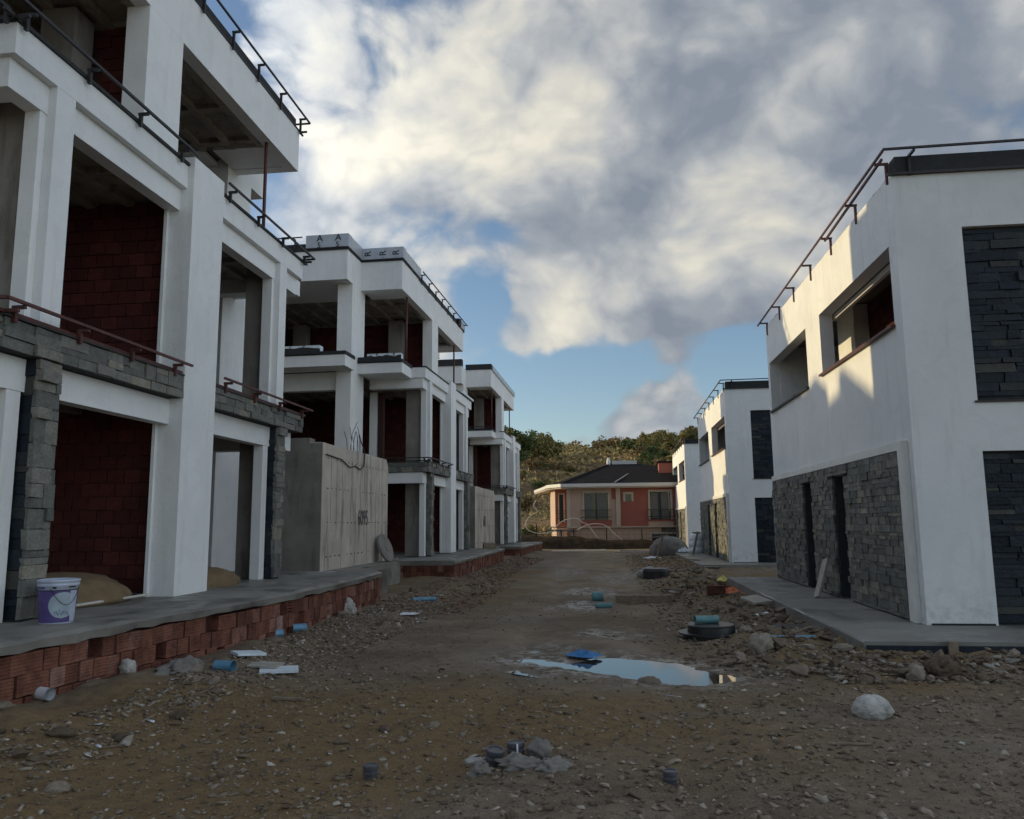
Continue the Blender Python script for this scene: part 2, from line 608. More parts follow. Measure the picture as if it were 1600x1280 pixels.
def total2(g, lst):
    s = lst[0]
    for x in lst[1:]:
        s = g.math('ADD', s, x)
    return s


def foliage_mat(name, stops):
    m, g, p, pos = new_mat(name)
    oi = g.n('ShaderNodeObjectInfo')
    n = g.noise(pos, 0.55, 4, 0.6)
    r = g.math('ADD', g.math('MULTIPLY', n, 0.75), g.math('MULTIPLY', oi.outputs['Random'], 0.35))
    c = g.ramp(r, stops)
    c = g.vmath('SCALE', c, g.maprange(g.noise(pos, 4, 3, 0.6), 0.25, 0.75, 1.1, 2.0, False))
    g.put(p.inputs['Base Color'], c)
    p.inputs['Roughness'].default_value = 0.8
    p.inputs['Specular IOR Level'].default_value = 0.2
    return m


M = {}
M['plaster'] = plaster_mat()
M['concrete'] = concrete_mat('rough_concrete', (0.15, 0.135, 0.12), (0.27, 0.25, 0.22), (0.10, 0.085, 0.07))
M['conc_wall'] = concrete_mat('boarded_concrete', (0.42, 0.365, 0.31), (0.62, 0.56, 0.48), (0.20, 0.165, 0.135), amt=0.8)
M['seam'] = simple('formwork_seam', (0.27, 0.235, 0.20), 0.9, 0.3, 4)
M['tie'] = simple('tie_hole', (0.13, 0.115, 0.10), 0.9, 0.4, 4)
M['ceiling'] = concrete_mat('ceiling_concrete', (0.20, 0.175, 0.14), (0.36, 0.32, 0.26), (0.12, 0.09, 0.07))
M['slab'] = concrete_mat('damp_slab', (0.13, 0.125, 0.108), (0.26, 0.245, 0.215), (0.07, 0.066, 0.056), wet=True, amt=0.8)
M['pavement'] = concrete_mat('smooth_pavement', (0.16, 0.152, 0.135), (0.25, 0.242, 0.218), (0.10, 0.095, 0.083), wet=True, amt=0.5)
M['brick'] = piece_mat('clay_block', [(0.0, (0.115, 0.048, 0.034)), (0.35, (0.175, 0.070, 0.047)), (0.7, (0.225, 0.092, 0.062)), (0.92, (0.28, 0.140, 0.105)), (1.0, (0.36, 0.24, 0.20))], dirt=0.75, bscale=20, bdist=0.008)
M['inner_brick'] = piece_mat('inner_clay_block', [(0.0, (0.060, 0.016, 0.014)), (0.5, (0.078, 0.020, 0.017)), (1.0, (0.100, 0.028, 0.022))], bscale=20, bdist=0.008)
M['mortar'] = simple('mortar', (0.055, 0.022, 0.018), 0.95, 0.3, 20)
M['slate'] = piece_mat('slate_block', [(0.0, (0.120, 0.123, 0.112)), (0.3, (0.155, 0.157, 0.142)), (0.6, (0.190, 0.190, 0.168)), (0.85, (0.225, 0.217, 0.185)), (0.97, (0.29, 0.268, 0.21)), (1.0, (0.34, 0.31, 0.24))], 0.6, 9, 0.035, 0.9, 0.5)
M['shaded_slate'] = piece_mat('shaded_slate_block', [(0.0, (0.008, 0.014, 0.021)), (0.5, (0.015, 0.023, 0.033)), (0.85, (0.026, 0.034, 0.042)), (0.95, (0.045, 0.046, 0.042)), (1.0, (0.085, 0.082, 0.070))], 0.5, 11, 0.025, 0.8, 0.3)  # slate darkened for south faces: their shade is put into the colour
M['slate_bed'] = simple('slate_bedding', (0.035, 0.038, 0.040), 0.95, 0.3, 12)
M['felt'] = simple('bitumen_felt', (0.018, 0.019, 0.021), 0.75, 0.4, 5, 0.6, 25)
M['red_steel'] = simple('red_primer_steel', (0.085, 0.022, 0.017), 0.55, 0.45, 9, 0.3, 60)
M['dark_steel'] = simple('dark_steel', (0.018, 0.014, 0.014), 0.5, 0.4, 9, 0.3, 60)
M['white_trim'] = simple('white_moulding', (0.74, 0.73, 0.69), 0.6, 0.08, 5, 0.3, 40)
M['ground'] = ground_mat()
M['water'] = water_mat()
M['glass'] = glass_mat()
M['rock'] = piece_mat('field_stone', [(0.0, (0.11, 0.080, 0.056)), (0.4, (0.16, 0.122, 0.086)), (0.75, (0.215, 0.172, 0.128)), (0.93, (0.29, 0.25, 0.20)), (1.0, (0.40, 0.37, 0.32))], 0.9, 9, 0.02, 0.8, 0.35)
M['gravel'] = piece_mat('gravel', [(0.0, (0.115, 0.086, 0.060)), (0.5, (0.19, 0.148, 0.104)), (0.8, (0.27, 0.22, 0.162)), (0.95, (0.36, 0.31, 0.245)), (1.0, (0.50, 0.46, 0.39))], 0.85, 30, 0.005, 0.5, 0.2)
M['rubble_red'] = piece_mat('brick_crumbs', [(0.0, (0.12, 0.065, 0.05)), (0.5, (0.20, 0.10, 0.075)), (0.8, (0.22, 0.16, 0.13)), (1.0, (0.34, 0.28, 0.24))], 0.9, 30, 0.005, 0.5, 0.2)
M['wood'] = simple('weathered_wood', (0.24, 0.185, 0.13), 0.85, 0.35, 9, 0.5, 50)
M['pale_wood'] = simple('pale_plank', (0.36, 0.33, 0.28), 0.8, 0.2, 9, 0.5, 50)
M['black_plastic'] = simple('black_plastic', (0.018, 0.018, 0.020), 0.38, 0.3, 6, 0.15, 30)
M['grey_plastic'] = simple('grey_plastic', (0.065, 0.065, 0.075), 0.45, 0.25, 12, 0.2, 30)
M['blue_plastic'] = simple('blue_pipe_plastic', (0.11, 0.26, 0.38), 0.4, 0.2, 9, 0.15, 30)
M['teal_plastic'] = simple('teal_pipe_plastic', (0.10, 0.23, 0.24), 0.4, 0.25, 9, 0.15, 30)
M['blue_cloth'] = simple('blue_tarp', (0.03, 0.16, 0.38), 0.5, 0.3, 9, 0.4, 40)
M['white_plastic'] = simple('white_plastic', (0.68, 0.71, 0.74), 0.4, 0.12, 7, 0.2, 30)
M['foam'] = simple('foam_board', (0.62, 0.68, 0.72), 0.7, 0.15, 7, 0.3, 60)
M['boulder'] = simple('chalky_boulder', (0.40, 0.385, 0.355), 0.95, 0.38, 5, 1.0, 12, bdist=0.03)
M['sand'] = simple('builders_sand', (0.17, 0.115, 0.06), 0.95, 0.25, 5, 0.6, 80)
M['orange'] = simple('orange_sheet', (0.62, 0.17, 0.06), 0.5, 0.3, 12, 0.5, 30)
M['yellow'] = simple('yellow_sheet', (0.68, 0.60, 0.13), 0.5, 0.2, 12, 0.5, 30)
M['purple'] = simple('purple_label', (0.085, 0.060, 0.20), 0.4, 0.2, 8, 0.1, 40)
M['bucket_white'] = simple('bucket_plastic', (0.42, 0.46, 0.55), 0.4, 0.12, 12, 0.1, 40)
M['label_pale'] = simple('pale_label', (0.33, 0.40, 0.45), 0.4, 0.15, 9, 0.1, 40)
M['ink'] = simple('black_ink', (0.015, 0.015, 0.02), 0.6, 0.1)
M['wrap'] = simple('insulation_wrap', (0.40, 0.43, 0.48), 0.42, 0.12, 6, 0.35, 8, bdist=0.03)
M['silver'] = simple('foil_side', (0.46, 0.47, 0.48), 0.35, 0.12, 6, 0.3, 10, metal=0.3)
M['paint_black'] = simple('spray_paint', (0.10, 0.092, 0.088), 0.8, 0.3, 40)
M['rope'] = simple('pale_hose_plastic', (0.52, 0.49, 0.42), 0.6, 0.15)


# ------------------------------------------------------------------ piece meshes (shared)
def box_mesh(name, mat, jit, seed, chamf=0.0):
    rnd = random.Random(seed)
    bm = bmesh.new()
    bmesh.ops.create_cube(bm, size=1.0)
    for v in bm.verts:
        v.co += Vector((rnd.uniform(-jit, jit), rnd.uniform(-jit, jit), rnd.uniform(-jit, jit)))
    if chamf:
        bmesh.ops.bevel(bm, geom=[e for e in bm.edges], offset=chamf, segments=1, affect='EDGES')
    me = bpy.data.meshes.new(name)
    bm.to_mesh(me); bm.free()
    me.materials.append(mat)
    return me


SLATE_MESH = [box_mesh('stone', M['slate'], 0.035, s) for s in range(8)]
SHADED_MESH = [box_mesh('stone', M['shaded_slate'], 0.03, 50 + s) for s in range(6)]
INNER_MESH = [box_mesh('brick', M['inner_brick'], 0.012, 80 + s) for s in range(4)]


def clay_block(seed, hollow=False):
    """ribbed hollow clay block, unit size, its outer face at +x"""
    rnd = random.Random(seed)
    vs = []; fs = []
    if not hollow:
        prof = [(-0.5, -0.5), (0.5, -0.5)]
        k = 5
        for i in range(k):
            z = -0.5 + (i + 1) / (k + 1)
            prof += [(0.5, z - 0.03), (0.46, z), (0.5, z + 0.03)]
        prof += [(0.5, 0.5), (-0.5, 0.5)]
        n = len(prof)
        for y in (-0.5, 0.5):
            for (x, z) in prof:
                vs.append((x + rnd.uniform(-.006, .006), y, z))
        for i in range(n):
            fs.append((i, (i + 1) % n, n + (i + 1) % n, n + i))
        fs.append(tuple(range(n - 1, -1, -1)))
        fs.append(tuple(range(n, 2 * n)))
    else:
        mb = MB()
        t = 0.07
        mb.box(-0.5, 0.5, -0.5, 0.5, -0.5, -0.5 + t); mb.box(-0.5, 0.5, -0.5, 0.5, 0.5 - t, 0.5)
        mb.box(-0.5, 0.5, -0.5, -0.5 + t, -0.5 + t, 0.5 - t); mb.box(-0.5, 0.5, 0.5 - t, 0.5, -0.5 + t, 0.5 - t)
        for z in (-0.2, 0.02, 0.24):
            mb.box(-0.5, 0.49, -0.5 + t, 0.5 - t, z - 0.03, z + 0.03)
        mb.box(-0.5, -0.4, -0.5 + t, 0.5 - t, -0.5 + t, 0.5 - t)
        vs, fs = mb.v, mb.f
    return mesh_from(vs, fs, 'brick', M['brick'])


BLOCK_MESH = [clay_block(s) for s in range(4)]
BLOCK_HOLLOW = clay_block(9, True)


def ashlar(a0, a1, z0, z1, rnd, hmin=0.07, hmax=0.19, lmin=0.14, lmax=0.46, holes=()):
    """stones of a slate cladding: list of (a0, a1, z0, z1)"""
    out = []
    z = z0
    while z < z1 - 0.02:
        h = min(rnd.uniform(hmin, hmax), z1 - z)
        if z1 - (z + h) < hmin * 0.6: h = z1 - z
        a = a0
        while a < a1 - 0.01:
            l = min(rnd.uniform(lmin, lmax), a1 - a)
            if a1 - (a + l) < lmin * 0.5: l = a1 - a
            parts = [(a, a + l, z, z + h)]
            if h > 0.13 and rnd.random() < 0.30:
                q = z + h * rnd.uniform(0.35, 0.65)
                parts = [(a, a + l, z, q), (a, a + l, q, z + h)]
            for p in parts:
                segs = [p]
                for hl in holes:
                    ns = []
                    for s in segs:
                        if s[1] <= hl[0] or s[0] >= hl[1] or s[3] <= hl[2] or s[2] >= hl[3]:
                            ns.append(s)
                        elif s[3] > hl[3] and s[2] < hl[3]:
                            ns.append((s[0], s[1], max(s[2], hl[3]), s[3]))
                        else:
                            if s[0] < hl[0] - 0.03: ns.append((s[0], hl[0], s[2], s[3]))
                            if s[1] > hl[1] + 0.03: ns.append((hl[1], s[1], s[2], s[3]))
                    segs = ns
                out += segs
            a += l
        z += h
    return out


def merge_arrays(items):
    """items: list of (verts Nx3, faces list, tone) -> verts, faces, tones per vertex"""
    V = []; F = []; T = []
    b = 0
    for v, f, t in items:
        V.append(v); F += [tuple(i + b for i in q) for q in f]; T += [t] * len(v); b += len(v)
    return np.concatenate(V), F, T


def build_joined(name, items, mat, parent=None, kind='stuff', smooth=False, **kw):
    V, F, T = merge_arrays(items)
    me = bpy.data.meshes.new(name)
    me.from_pydata(V.tolist(), [], F)
    me.materials.append(mat)
    a = me.attributes.new('tone', 'FLOAT', 'POINT')
    a.data.foreach_set('value', T)
    if smooth: me.polygons.foreach_set('use_smooth', [True] * len(me.polygons))
    me.update()
    o = link(name, me, parent)
    tag(o, kind=kind, **kw)
    return o


def mesh_np(me):
    v = np.empty(len(me.vertices) * 3); me.vertices.foreach_get('co', v)
    return v.reshape(-1, 3), [tuple(p.vertices) for p in me.polygons]


NPC = {}


def npmesh(me):
    k = me.as_pointer()
    if k not in NPC: NPC[k] = mesh_np(me)
    return NPC[k]


def xform(v, loc, rot, scale):
    Rm = np.array(Vector((0, 0, 0)) and __import__('mathutils').Euler(rot).to_matrix())
    return (v * np.array(scale)) @ Rm.T + np.array(loc)


def place_pieces(pieces, name, mat, parent, org, limit, ref=(0, 0, 1.65)):
    """pieces: (mesh, loc, rot, scale) in world-of-the-model; the `limit` nearest become objects, the rest one joined part"""
    org = Vector(org)
    ps = sorted(pieces, key=lambda p: (Vector(p[1]) - Vector(ref)).length / max(1e-3, (p[3][2] * max(p[3][0], p[3][1])) ** 0.5))
    for me, loc, rot, sc in ps[:limit]:
        link(name, me, parent, Vector(loc) - org, rot, sc)
    rest = ps[limit:]
    if rest:
        items = []
        for me, loc, rot, sc in rest:
            v, f = npmesh(me)
            items.append((xform(v, Vector(loc) - org, rot, sc), f, random.random()))
        build_joined(name + 's', items, mat, parent)


def face_stones(axis, c, sgn, a0, a1, z0, z1, meshes, rnd, holes=(), gap=0.006, depth=(0.045, 0.085), **kw):
    """stones standing on the plane axis=c and facing sgn"""
    out = []
    for (p0, p1, q0, q1) in ashlar(a0, a1, z0, z1, rnd, holes=holes, **kw):
        d = rnd.uniform(*depth)
        if rnd.random() < 0.12: d += 0.02
        l = p1 - p0 - gap; h = q1 - q0 - gap
        if l < 0.02 or h < 0.015: continue
        cx = c + sgn * (d / 2 - 0.02)
        ca, cz = (p0 + p1) / 2, (q0 + q1) / 2
        tilt = rnd.uniform(-0.05, 0.05)
        if axis == 'x':
            out.append((rnd.choice(meshes), (cx, ca, cz), (0, tilt * 0.5, tilt), (d, l, h)))
        else:
            out.append((rnd.choice(meshes), (ca, cx, cz), (tilt * 0.5, 0, tilt), (l, d, h)))
    return out


def brick_face(axis, c, sgn, a0, a1, z0, z1, rnd, L=0.255, H=0.19, t=0.08, meshes=None):
    out = []
    row = 0
    z = z0
    while z < z1 - 0.03:
        h = min(H, z1 - z)
        a = a0 - (row % 2) * L * 0.5
        while a < a1 - 0.01:
            p0, p1 = max(a, a0), min(a + L, a1)
            if p1 - p0 > 0.03:
                j = rnd.uniform(-0.006, 0.010)
                ca, cz = (p0 + p1) / 2, z + h / 2
                cc = c + sgn * (j - t / 2 + 0.02)
                sc_l, sc_h = p1 - p0 - 0.012, h - 0.012
                if axis == 'x':
                    out.append((rnd.choice(meshes), (cc, ca, cz), (0, 0, 0), (t, sc_l, sc_h)))
                else:
                    out.append((rnd.choice(meshes), (ca, cc, cz), (0, 0, 0), (sc_l, t, sc_h)))
            a += L
        z += h
        row += 1
    return out


# ================================================================== railings
def rail(parent, org, path, out, mat, name='railing', drop=0.30, tube=0.032, step=1.15, reach=0.14, lower=True):
    """guard rail: one tube along path, held by little brackets; out = outward unit vector per segment"""
    mb = MB(org)
    for i in range(len(path) - 1):
        mb.bar(path[i], path[i + 1], tube)
    o = mb.build(name, mat, parent)
    posts = []
    for i in range(len(path) - 1):
        p0, p1 = Vector(path[i]), Vector(path[i + 1])
        L = (p1 - p0).length
        n = max(2, int(round(L / step)) + 1) if L > 0.7 else 0
        inn = -Vector(out[i])
        for k in range(n):
            p = p0.lerp(p1, (k + 0.25) / (n - 0.5))
            pb = MB(org)
            a = p + inn * reach + Vector((0, 0, -0.035))
            pb.bar(p + Vector((0, 0, -0.035)), a, 0.035)
            pb.bar(a + inn * -0.03 + Vector((0, 0, -0.001)), a + inn * -0.03 + Vector((0, 0, -drop)), 0.04)
            q = pb.build('post', mat, o)
            posts.append(q)
        if lower:
            lb = MB(org)
            lb.bar(p0 + inn * (reach + 0.02) + Vector((0, 0, -drop + 0.06)), p1 + inn * (reach + 0.02) + Vector((0, 0, -drop + 0.06)), 0.035)
            lb.build('edge_angle', mat, o)
    return o


# ================================================================== the three storey villas
VO = Vector((-6.0, 10.8, 0.73))


def letters(parent, org, txt, loc, size, rot, mat):
    """flat printed lettering standing a hair proud of what it is printed on"""
    cu = bpy.data.curves.new('letter', 'FONT')
    cu.body = txt; cu.size = size; cu.align_x = 'CENTER'; cu.align_y = 'CENTER'; cu.extrude = 0.0008; cu.offset = 0.012 * size
    to = bpy.data.objects.new('tmp', cu)
    me = bpy.data.meshes.new_from_object(to)
    bpy.data.objects.remove(to); bpy.data.curves.remove(cu)
    me.name = 'letter'
    me.materials.clear(); me.materials.append(mat)
    return link('letter', me, parent, Vector(loc) - Vector(org), rot)


def villa(label, t, rz, near, style, seed):
    rnd = random.Random(seed)
    root = empty('terraced_villa', VO + Vector(t), R(rz))
    tag(root, label, 'villa', 'three storey villas under construction along the dirt road')
    O = VO

    def P(name, mat, *boxes, smooth=False, **kw):
        if name in ('roof_fascia', 'soffit', 'beam', 'fascia', 'floor_slab', 'roof_slab', 'roof_felt', 'edge_angle', 'upstand'):
            for b in boxes[1:]: MB(O).box(*b).build(name, mat, root, **kw)
            boxes = boxes[:1]
        mb = MB(O)
        for b in boxes: mb.box(*b)
        return mb.build(name, mat, root, **kw)
    pl = M['plaster']
    ys, yn = 7.5, 14.1            # outer faces of the street part
    # --- floor plates
    P('floor_slab', M['concrete'], (-20, -6.12, 7.05, 14.5, 3.43, 3.70), (-20, -7.9, 5.5, 16.0, 3.42, 3.69))
    P('floor_slab', M['concrete'], (-20, -6.22, 7.05, 14.5, 6.52, 6.83), (-20, -7.9, 5.3, 16.3, 6.51, 6.82))
    P('roof_slab', M['concrete'], (-20, -6.78, 6.3, 15.3, 9.42, 10.05), (-20, -8.1, 5.0, 16.6, 9.43, 10.04))
    # --- roof fascia of the street part and of the higher rear part
    P('roof_fascia', pl, (-6.75, -6.5, 5.95, 15.65, 9.25, 10.2), (-7.87, -6.752, 5.95, 6.2, 9.251, 10.199), (-7.87, -6.752, 15.4, 15.65, 9.251, 10.199))
    P('roof_fascia', pl, (-20, -8.112, 4.65, 4.9, 9.25, 10.2), (-8.11, -7.872, 4.65, 6.4, 9.251, 10.199), (-20, -8.112, 16.7, 16.95, 9.25, 10.2), (-8.11, -7.872, 15.2, 16.95, 9.251, 10.199))
    P('soffit', pl, (-7.868, -6.753, 6.202, 7.1, 9.27, 9.36), (-7.868, -6.753, 14.5, 15.398, 9.27, 9.36), (-20, -8.114, 4.902, 7.1, 9.27, 9.36), (-20, -8.114, 14.5, 16.698, 9.27, 9.36))
    # --- ribbed ceilings
    for (zc, xa, xb, ya, yb) in ((9.36, -14, -6.76, 7.11, 14.49), (6.46, -13.5, -6.36, 7.3, 14.3), (3.36, -13.5, -6.36, 7.3, 14.3)):
        mb = MB(O)
        mb.box(xa, xb, ya, yb, zc - 0.015, zc + 0.045)
        x = xa + 0.3
        while x < xb - 0.1:
            mb.box(x, x + 0.14, ya + 0.01, yb - 0.01, zc - 0.11, zc - 0.016); x += 0.62
        y = ya + 0.8
        while y < yb - 0.2:
            mb.box(xa + 0.01, xb - 0.01, y, y + 0.16, zc - 0.10, zc - 0.017); y += 1.25
        mb.build('ceiling', M['ceiling'], root)
    # --- top storey: middle column, rear blades, party wall, props
    P('column', pl, (-6.86, -6.502, 10.0, 10.93, 6.84, 9.25))
    for y0, y1 in ((5.15, 6.35), (15.2, 16.3)):
        P('blade_wall', pl, (-8.35, -7.87, y0, y1, 0.05, 9.26))
    for xa, xb in ((-8.15, -7.62), (-11.9, -11.4)):
        P('column', M['concrete'], (xa, xb, 9.90, 10.34, 6.84, 9.26))
    for y in (6.95, 14.3):
        mb = MB(O); mb.tube([(-6.62, y, 6.85), (-6.62, y, 9.27)], 0.035, 8)
        mb.build('prop', M['red_steel'], root, smooth=True)
    # --- terrace ledges at the top storey
    for s, (ya, yb) in enumerate(((5.75, 6.92), (14.68, 15.75))):
        P('ledge', pl, (-7.868, -6.42, ya, yb, 6.47, 6.80))
        P('ledge_felt', M['felt'], (-7.866, -6.40, ya - 0.02, yb - 0.005, 6.801, 6.90))
    for s, (ya, yb) in enumerate(((4.3, 5.148), (16.302, 17.2))):
        P('ledge', pl, (-20, -7.76, ya, yb, 6.46, 6.80))
        P('ledge_felt', M['felt'], (-20, -7.74, ya - 0.02, yb - 0.005, 6.801, 6.91))
    # --- second storey band and beams
    P('fascia', pl, (-6.2, -5.95, 6.9, 14.7, 6.5, 6.84), (-7.866, -6.202, 6.9, 7.15, 6.501, 6.839), (-7.866, -6.202, 14.45, 14.7, 6.501, 6.839))
    P('edge_felt', M['felt'], (-6.2, -5.92, 6.88, 14.72, 6.842, 6.88))
    P('beam', pl, (-6.25, -6.05, 6.96, 14.64, 6.17, 6.498), (-7.866, -6.252, 6.96, 7.26, 6.172, 6.497), (-7.866, -6.252, 14.34, 14.64, 6.172, 6.497))
    P('beam', pl, (-20, -8.352, 5.3, 5.6, 5.9, 6.459), (-20, -8.352, 16.0, 16.25, 5.9, 6.459))
    # columns of the second storey, each with a recessed jamb on its south side
    for (y0, y1) in ((7.55, 7.86), (13.64, 13.95)):
        P('column', pl, (-6.22, -5.952, y0, y1, 3.76, 6.499))
        P('jamb', pl, (-6.24, -6.062, y0 - 0.10, y0 - 0.002, 3.76, 6.169))
        xc = -6.78 if y0 < 10 else -6.62
        P('column', M['concrete'], (xc, -6.252, y0 + 0.02, y1 + 0.02, 3.71, 6.45))
        P('column', M['concrete'], (xc, -6.252, y0 + 0.02, y1 + 0.02, 0.70, 3.35))
    # the big pillar
    P('pillar', pl, (-6.2, -5.85, 10.3, 11.2, 0.70, 6.98))
    P('jamb', pl, (-6.25, -6.202, 10.24, 11.26, 3.72, 6.169))
    P('jamb', pl, (-6.25, -6.202, 10.24, 11.26, 0.70, 3.048))
    # --- south side of the second storey: jamb and raw brick strip beside the blade wall
    P('jamb', pl, (-8.05, -7.82, 7.56, 7.8, 3.72, 6.17))
    P('brick_pier', M['mortar'], (-7.8, -7.62, 7.7, 7.9, 3.72, 6.17))
    # --- first storey: white beam, stone band
    P('beam', pl, (-6.24, -6.05, 7.0, 14.6, 3.05, 3.398), (-7.866, -6.242, 7.0, 7.3, 3.052, 3.397), (-7.866, -6.242, 14.3, 14.6, 3.052, 3.397))
    band = P('stone_band', M['slate_bed'], (-6.12, -5.905, 6.98, 14.66, 3.41, 3.70), (-7.866, -6.122, 6.98, 7.2, 3.411, 3.699), (-7.866, -6.122, 14.44, 14.66, 3.411, 3.699))
    st = face_stones('x', -5.905, 1, 6.96, 10.295, 3.41, 3.72, SLATE_MESH, rnd, hmin=0.10, hmax=0.2, lmin=0.16, lmax=0.5)
    st += face_stones('x', -5.905, 1, 11.205, 14.68, 3.41, 3.72, SLATE_MESH, rnd, hmin=0.10, hmax=0.2, lmin=0.16, lmax=0.5)
    st += face_stones('y', 6.98, -1, -7.86, -5.88, 3.41, 3.72, SLATE_MESH, rnd)
    place_pieces(st, 'stone', M['slate'], band, O, 110 if near else 0)
    P('edge_angle', M['dark_steel'], (-5.93, -5.835, 6.93, 10.29, 3.722, 3.745), (-5.93, -5.835, 11.21, 14.72, 3.722, 3.745))
    P('upstand', M['felt'], (-6.5, -5.935, 7.0, 10.29, 3.702, 3.735), (-6.5, -5.935, 11.21, 14.66, 3.702, 3.735))
    if near:
        mb = MB(O)
        for k in range(60):
            y = rnd.choice([rnd.uniform(7.6, 8.3), rnd.uniform(13.3, 14.6), rnd.uniform(7.2, 14.5)])
            if 10.2 < y < 11.3: continue
            s = rnd.uniform(0.02, 0.06)
            x = rnd.uniform(-6.3, -5.98)
            mb.box(x, x + s, y, y + s * rnd.uniform(.7, 1.6), 3.736, 3.736 + s * rnd.uniform(.5, 1))
        mb.build('mortar_crumbs', M['rubble_red'], root, kind='stuff')
    # --- ground storey stone columns
    for (y0, y1) in ((7.55, 7.84), (13.66, 13.94)):
        c = P('stone_column', M['slate_bed'], (-6.2, -5.93, y0, y1, 0.70, 3.405))
        st = face_stones('x', -5.93, 1, y0 - 0.03, y1 + 0.03, 0.72, 3.40, SLATE_MESH, rnd, hmin=0.10, hmax=0.26, lmin=0.13, lmax=0.34)
        st += face_stones('y', y0, -1, -6.2, -5.93, 0.72, 3.40, SHADED_MESH, rnd, hmin=0.10, hmax=0.24, lmin=0.2, lmax=0.3, depth=(0.03, 0.05))
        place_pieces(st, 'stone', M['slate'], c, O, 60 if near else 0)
        P('jamb', pl, (-6.23, -6.06, y0 - 0.26, y0 - 0.06, 0.70, 3.048))
    # --- brick walls inside, built of blocks
    for (z0, z1) in ((0.73, 3.3), (3.72, 6.4), (6.85, 9.27)):
        w = P('inner_wall', M['mortar'], (-13.4, -6.26 if z0 < 6 else -6.95, 10.49, 10.62, z0, z1))
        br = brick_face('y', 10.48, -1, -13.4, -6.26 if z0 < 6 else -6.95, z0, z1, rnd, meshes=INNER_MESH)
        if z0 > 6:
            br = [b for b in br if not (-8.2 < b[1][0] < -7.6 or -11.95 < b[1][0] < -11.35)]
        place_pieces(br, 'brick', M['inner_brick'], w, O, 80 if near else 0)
        if near or True:
            w2 = P('inner_wall', M['mortar'], (-8.6, -8.45, 10.63, 15.2, z0, z1)) if not near else None
    # rear walls
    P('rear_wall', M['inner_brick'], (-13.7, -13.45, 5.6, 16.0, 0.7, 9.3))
    # --- roof edge: felt upstand or wrapped insulation, railing
    felt = M['felt']
    if style == 'rail':
        P('roof_felt', felt, (-6.80, -6.56, 5.95, 15.6, 10.201, 10.44), (-7.8, -6.802, 5.97, 6.2, 10.201, 10.439), (-7.8, -6.802, 15.3, 15.58, 10.201, 10.439))
        P('roof_felt', felt, (-20, -8.0, 4.7, 4.95, 10.201, 10.44), (-20, -8.0, 16.6, 16.9, 10.201, 10.44))
    elif style == 'wrap':
        P('roof_felt', felt, (-6.80, -6.56, 8.0, 14.9, 10.201, 10.44), (-6.95, -6.46, 5.9, 8.0, 10.20, 10.25), (-7.9, -6.952, 5.9, 6.3, 10.201, 10.249))
        P('roof_felt', felt, (-20, -9.25, 4.62, 4.95, 10.201, 10.44), (-9.24, -7.84, 4.60, 6.5, 10.201, 10.27))
        w1 = P('insulation_wrap', M['wrap'], (-7.85, -6.44, 5.85, 6.15, 10.262, 10.63))
        P('insulation_wrap', M['silver'], (-6.74, -6.442, 6.152, 8.1, 10.262, 10.60))
        w2 = P('insulation_wrap', M['wrap'], (-9.2, -7.82, 4.55, 4.9, 10.272, 10.68))
        P('insulation_wrap', M['silver'], (-8.1, -7.822, 4.902, 6.3, 10.272, 10.66))
        P('insulation_wrap', M['silver'], (-6.80, -6.43, 14.95, 15.7, 10.201, 10.50))
        P('roof_felt', felt, (-6.76, -6.44, 14.6, 14.94, 10.201, 10.50))
        ln = (R(90), R(-90), 0)
        for k, (tx, x) in enumerate((('A', -8.75), ('A', -8.15), ('5', -8.77), ('5', -8.17))):
            letters(w2, O, tx, (x, 4.545, 10.56 if k < 2 else 10.34), 0.30 if k < 2 else 0.24, (R(90), 0, 0) if k < 2 else (R(90), 0, R(0)), M['ink'])
        for x in (-7.62, -7.12, -6.68):
            letters(w1, O, 'R', (x, 5.845, 10.44), 0.30, (R(90), R(-90), 0), M['ink'])
        for x in (-7.12, -6.68):
            letters(w1, O, '/', (x, 5.845, 10.30), 0.12, (R(90), R(-90), 0), M['ink'])
        # torn white wrap on the two ledges
        for (xa, xb, y, z) in ((-11.0, -8.55, 4.26, 6.95), (-7.55, -6.45, 5.71, 6.94)):
            mb = MB(O)
            mb.box(xa, xb, y, y + 0.28, z - 0.02, z + 0.15)
            wv = mb.build('insulation_wrap', M['foam'], root)
            for k in range(2):
                letters(wv, O, 'S', (xa + (xb - xa) * (0.3 + 0.5 * k), y - 0.004, z + 0.07), 0.20, (R(90), 0, 0), M['ink'])
                letters(wv, O, '5', (xa + (xb - xa) * (0.12 + 0.5 * k), y - 0.004, z + 0.07), 0.14, (R(90), 0, 0), M['ink'])
            mb = MB(O)
            n = 14
            for i in range(n):
                u0 = xa - 0.3 + (xb - xa + 0.32) * i / n; u1 = xa - 0.3 + (xb - xa + 0.32) * (i + 1) / n
                a = z + 0.06 + 0.11 * float(vnoise(np.array([i * 0.9]), np.array([xa]))[0]); b = z + 0.06 + 0.11 * float(vnoise(np.array([(i + 1) * 0.9]), np.array([xa]))[0])
                mb.add([(u0, y - 0.02, z - 0.12), (u1, y - 0.02, z - 0.12), (u1, y - 0.02, b), (u0, y - 0.02, a), (u0, y - 0.005, z - 0.12), (u1, y - 0.005, z - 0.12), (u1, y - 0.005, b), (u0, y - 0.005, a)],
                       [(0, 1, 2, 3), (7, 6, 5, 4), (3, 2, 6, 7), (0, 3, 7, 4), (1, 5, 6, 2)])
            mb.build('torn_felt', felt, root)
        mb = MB(O)
        mb.box(-6.5, -5.9, 12.5, 15.0, 6.90, 6.98)
        mb.build('insulation_wrap', M['foam'], root)
    else:
        P('roof_felt', felt, (-6.9, -6.46, 5.9, 6.2, 10.201, 10.50), (-7.9, -6.902, 5.9, 6.2, 10.201, 10.499))
